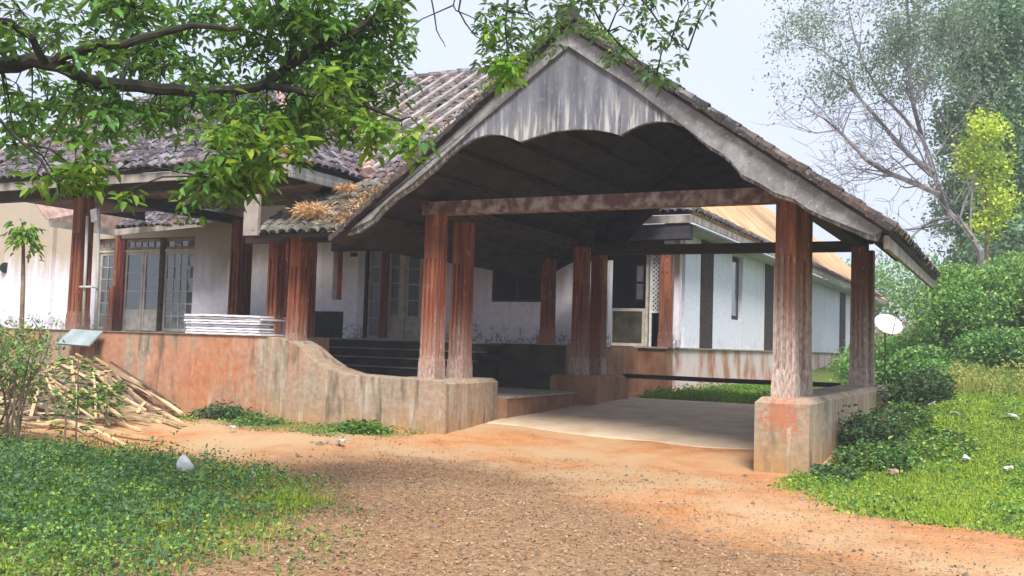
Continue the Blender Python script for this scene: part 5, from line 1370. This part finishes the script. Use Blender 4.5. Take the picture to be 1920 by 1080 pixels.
leafy_tree('leafy_tree', at(1890, 560, D2) - Vector((0, 0, 1.5)), [at(1885, 450, D2), at(1880, 300, D2), at(1890, 150, D2), at(1880, 0, D2)], lob, 62000, .17, M['leaf_hazed'], 'tall dense blue-green tree at the right edge behind the bank, haze tinted into its leaves')
D3 = 31
lt = leafy_tree('creeper_column', at(1855, 520, D3) - Vector((0, 0, 1)), [at(1850, 440, D3), at(1848, 330, D3), at(1846, 240, D3)], [(at(1843, 250, D3), (.55, .5, .65), 1), (at(1825, 300, D3), (.45, .4, .6), .8), (at(1868, 315, D3), (.5, .4, .5), .8), (at(1850, 345, D3), (.4, .4, .4), .3), (at(1872, 385, D3), (.5, .4, .55), .8), (at(1850, 420, D3), (.4, .35, .5), .35)],
           4600, .13, M['leaf_lime'], 'lime yellow flowering creeper on the tree at the right', cat='creeper', tr=.07, bark=M['twig'])

# ---- overhanging tree at the left ------------------------------------
ot = empty('overhanging_tree', (-7.2, 1.2, 0), 'big broad-leaved tree whose mossy limb and leafy twigs hang over the left roof', 'tree')
m = MB()
def q3(u, v, d): return at(u, v, d)
trunk = [Vector((-7.2, 1.2, -.1)), Vector((-7.1, 1.5, 1.5)), Vector((-6.9, 2.2, 2.9)), q3(-420, 60, 6.4), q3(-200, 110, 6.8)]
m.tube(trunk, [.38, .32, .2, .14, .07], 12)
limbs = {
 'a': ([q3(-200, 110, 6.8), q3(-60, 132, 7.0), q3(0, 122, 7.1), (q3(60, 112, 7.2)), q3(110, 122, 7.2), q3(160, 150, 7.3), q3(230, 160, 7.4), q3(300, 168, 7.5), q3(370, 172, 7.6), q3(440, 170, 7.7), q3(500, 158, 7.8), q3(545, 120, 7.9), q3(560, 60, 8.0), q3(575, -40, 8.1)], .066, .028),
 'b': ([q3(100, 120, 7.2), q3(145, 98, 7.1), q3(200, 84, 7.0), q3(270, 70, 6.9), (q3(330, 55, 6.9)), q3(400, 50, 6.8), q3(450, 52, 6.8)], .042, .016),
 'c': ([q3(85, 118, 7.1), q3(60, 70, 6.9), q3(20, 40, 6.8), q3(-40, 30, 6.7)], .03, .02),
 'd': ([q3(500, 158, 7.8), q3(560, 170, 7.6), q3(620, 185, 7.5), q3(690, 200, 7.4), q3(750, 225, 7.3)], .035, .010),
 'e': ([q3(545, 120, 7.9), q3(600, 90, 8.0), q3(660, 60, 8.0), q3(720, 30, 8.1), q3(800, -30, 8.2), q3(880, -60, 8.3), q3(960, -40, 8.4), q3(1060, -50, 8.5), q3(1180, -40, 8.6), q3(1270, -60, 8.7)], .045, .015),
 'f': ([q3(-60, 200, 6.4), q3(0, 225, 6.4), q3(45, 270, 6.4), q3(80, 305, 6.3), q3(110, 345, 6.3), q3(115, 385, 6.3)], .014, .005),
 'g': ([q3(440, 175, 7.7), q3(435, 210, 7.5), q3(420, 240, 7.4), q3(395, 280, 7.3), q3(375, 330, 7.2)], .013, .005),
 'h': ([q3(960, -40, 8.4), q3(950, 20, 8.3), q3(950, 80, 8.2), q3(955, 130, 8.2)], .014, .005),
 'i': ([q3(1060, -50, 8.5), q3(1110, 10, 8.4), q3(1140, 60, 8.4), q3(1180, 100, 8.3), q3(1230, 145, 8.3)], .012, .004),
 'j': ([q3(1180, -40, 8.6), q3(1220, 20, 8.5), q3(1260, 70, 8.5), q3(1290, 95, 8.4)], .012, .004),
 'k': ([q3(880, -60, 8.3), q3(860, 20, 8.2), q3(885, 60, 8.2), q3(905, 75, 8.2)], .010, .004),
 'l': ([q3(800, -30, 8.2), q3(815, 30, 8.1), q3(825, 70, 8.1), q3(835, 88, 8.1)], .008, .003),
 'n': ([q3(860, -20, 8.3), q3(850, 10, 8.3), q3(880, 30, 8.2), q3(930, 55, 8.2)], .009, .003),
}
for pts, r0, r1 in limbs.values():
    k = len(pts); pts2 = [pts[0]]
    for i in range(1, k): pts2 += [(pts[i - 1] + pts[i]) / 2 + Vector((random.gauss(0, .012), random.gauss(0, .02), random.gauss(0, .012))), pts[i]]
    m.tube(pts2, [r0 + (r1 - r0) * i / (len(pts2) - 1) for i in range(len(pts2))], 8 if r0 > .03 else 5)
# leaf clusters: (u, v, radius px, leaves, depth, kind)   kind 0 normal, 1 yellow
CL = []
def cl(u, v, r, n, d, kd=0, el=1.0): CL.append((u, v, r, n, d, kd, el))
for u, v, r, n in [(40, 20, 60, 150), (110, 60, 55, 120), (30, 80, 40, 60), (180, 30, 65, 190), (260, 60, 60, 170), (250, 15, 60, 160), (330, 20, 55, 130), (300, 100, 50, 120), (230, 110, 40, 80), (170, 100, 35, 60), (390, 25, 50, 110), (460, 30, 55, 150), (440, 95, 35, 55),
                   (520, 30, 55, 190), (590, 30, 60, 230), (650, 60, 60, 240), (700, 30, 50, 170), (735, 80, 35, 80), (600, 100, 60, 250), (550, 150, 55, 190), (660, 130, 60, 240), (620, 180, 60, 240), (700, 180, 45, 140), (710, 120, 35, 90), (560, 210, 50, 170), (500, 110, 40, 100), (640, 230, 45, 130), (480, 190, 40, 100), (535, 250, 40, 90),
                   (30, 155, 45, 50), (90, 190, 50, 90), (60, 230, 50, 80), (20, 200, 35, 40), (150, 200, 50, 100), (130, 245, 45, 80), (200, 235, 40, 60), (30, 270, 40, 45), (230, 190, 45, 90), (290, 200, 45, 80), (340, 130, 45, 90), (370, 190, 45, 90), (350, 95, 40, 50), (420, 200, 45, 80), (300, 140, 35, 60), (400, 140, 35, 50), (180, 165, 35, 50), (450, 240, 40, 70), (300, 235, 30, 30), (690, 235, 35, 70), (755, 60, 20, 18), (740, 130, 20, 16), (590, 230, 45, 110), (500, 215, 45, 100), (440, 200, 45, 80), (60, 210, 40, 50), (15, 240, 35, 40), (270, 225, 45, 60), (350, 235, 45, 60), (600, 60, 60, 120), (680, 90, 45, 120), (740, 20, 25, 40)]:
    cl(u, v, r, int(n * 1.15), 7.4 + random.uniform(-.5, .6))
for u, v, r, n in [(700, 250, 40, 90), (755, 255, 30, 55), (660, 210, 40, 60), (610, 140, 40, 50), (790, 240, 12, 8), (470, 260, 55, 130), (420, 290, 45, 90), (520, 280, 40, 80), (140, 315, 40, 80), (110, 340, 30, 55), (190, 320, 30, 50), (230, 360, 18, 16), (60, 345, 12, 8), (410, 240, 35, 45)]:
    cl(u, v, r, n, 6.9 + random.uniform(-.3, .5), 1)
for u, v, r, n in [(390, 335, 42, 95), (440, 330, 40, 85), (475, 305, 35, 60), (360, 370, 25, 30), (356, 392, 12, 9), (410, 360, 30, 40)]:
    cl(u, v, r, n, 7.0 + random.uniform(-.2, .3), 0)
for u, v, r, n in [(935, 30, 35, 70), (925, 80, 30, 60), (950, 105, 32, 75), (990, 20, 35, 45), (980, 70, 30, 35), (1030, 55, 35, 45), (1060, 15, 40, 60), (1110, 10, 40, 55), (1170, 10, 45, 60), (1230, 15, 35, 45), (1290, 5, 35, 40), (1250, 75, 28, 40), (1275, 90, 22, 25), (1215, 125, 28, 40), (1245, 150, 22, 22), (1160, 105, 25, 25), (1120, 60, 25, 25), (1185, 60, 22, 18), (905, 55, 18, 18), (1330, 0, 20, 12)]:
    cl(u, v, r, n, 8.2 + random.uniform(-.2, .3), 3)
for u, v, r, n in [(945, 120, 28, 60), (960, 145, 22, 35), (925, 50, 18, 16)]:
    cl(u, v, r, n, 8.0, 2)
BASE = {0: [], 1: [], 2: [], 3: []}
lp = [p for pts, _, _ in limbs.values() for p in pts]
big = []
for (u, v, r, n, d, kd, el) in CL:
    if kd == 0 and v < 300 and random.random() < .8: d += random.uniform(.5, 1.5)
    n = int(n * 1.3)
    c = at(u, v, d); R_ = r / FPX * d
    near = min(lp, key=lambda p: (p - c).length)
    mid = (near + c) / 2 + Vector((0, 0, .05)); m.tube([near, mid, c], [.008, .006, .004], 4)
    ns = max(2, int(n / 11)); 
    for s in range(ns):
        o_ = Vector((random.gauss(0, .55), random.gauss(0, .7), random.gauss(0, .5))) * R_
        if o_.length > R_ * 1.6: o_ *= .6
        e = c + o_; m.tube([c, e], [.004, .0025], 3)
        # whorl of leaves at the twig end, drooping
        w = int(n / ns)
        az0 = random.uniform(0, 6.28)
        for k in range(w):
            a = az0 + k * 2.4 + random.gauss(0, .2); dn = random.uniform(-1.1, .25)
            D_ = Vector((math.cos(a), math.sin(a), dn)).normalized(); st = e - Vector((0, 0, .0)) + D_ * random.uniform(0, .05) + Vector((random.gauss(0, .03), random.gauss(0, .03), random.gauss(0, .03)))
            L_ = random.uniform(.06, .125) * (.85 if kd == 3 else 1)
            BASE[kd].append((st, L_, L_ * random.uniform(.33, .45), D_, Vector((random.gauss(0, .3), random.gauss(0, .3), 1))))
m.build('trunk', M['bark'], ot)
KM = {0: M['leaf'], 1: M['leaf_yellow'], 2: M['leaf_yellow'], 3: M['leaf_hazed']}
M['leaf_cool'] = leaf_mat('cool_broad_leaf', [(0, (0.03, 0.08, 0.04)), (0.5, (0.07, 0.17, 0.08)), (1, (0.16, 0.3, 0.13))], 0.4); KM[3] = M['leaf_cool']
KM[2] = leaf_mat('fresh_leaf', [(0, (0.06, 0.2, 0.02)), (0.5, (0.14, 0.36, 0.03)), (1, (0.3, 0.48, 0.05))], 0.45)
for kd, lst in BASE.items():
    arr = lst; n = len(arr); P = np.array([tuple(a[0]) for a in arr]); L_ = np.array([a[1] for a in arr]); W_ = np.array([a[2] for a in arr]); D_ = np.array([tuple(a[3]) for a in arr]); N_ = np.array([tuple(a[4]) for a in arr])
    tint = np.clip(rng.beta(2, 2, n), 0, .98)
    # the largest leaves (nearest) are leaves of their own
    quota = {0: 170, 1: 90, 2: 20, 3: 20}[kd]
    dep = (P - np.array(EYE)) @ np.array(FWD); order = np.argsort(dep / L_)
    own = set(order[:quota].tolist()); rest = np.array([i for i in range(n) if i not in own])
    V, F, tt = leaf_geom(P[rest], L_[rest], W_[rest], D_[rest], N_[rest], tint[rest])
    np_mesh('foliage', V, F, KM[kd], ot, tt, kind='stuff')
    protos = []
    for k in range(3):
        V, F, tt = leaf_geom(np.zeros((1, 3)), np.array([1.]), np.array([.38 + .04 * k]), np.array([[1., 0, 0]]), np.array([[0, 0, 1.]]), np.array([.1 + .3 * k]))
        o = np_mesh('leaf', V, F, KM[kd], None, tt); protos.append(o.data); bpy.data.objects.remove(o)
    off = wloc(ot)
    for i in own:
        x_ = Vector(D_[i]).normalized(); z_ = Vector(N_[i]); y_ = z_.cross(x_).normalized(); z_ = x_.cross(y_); s = L_[i] * 1.15
        o = link('leaf', random.choice(protos), ot); b = Vector(P[i]) - off
        o.matrix_local = Matrix(((x_.x * s, y_.x * s, z_.x * s, b.x), (x_.y * s, y_.y * s, z_.y * s, b.y), (x_.z * s, y_.z * s, z_.z * s, b.z), (0, 0, 0, 1)))

hb = MB().box(-120, 120, -20, 160, -1.2, 16).build('haze', None)
hm = bpy.data.materials.new('haze'); hm.use_nodes = True; ht = hm.node_tree
for n_ in list(ht.nodes):
    if n_.type == 'BSDF_PRINCIPLED': ht.nodes.remove(n_)
hv = ht.nodes.new('ShaderNodeVolumePrincipled'); hv.inputs['Color'].default_value = (0.9, 0.94, 1.0, 1); hv.inputs['Density'].default_value = 0.002
ht.links.new(hv.outputs['Volume'], ht.nodes['Material Output'].inputs['Volume'])
hb.data.materials.append(hm); T(hb, 'thin pale morning haze over the grounds', kind='stuff')
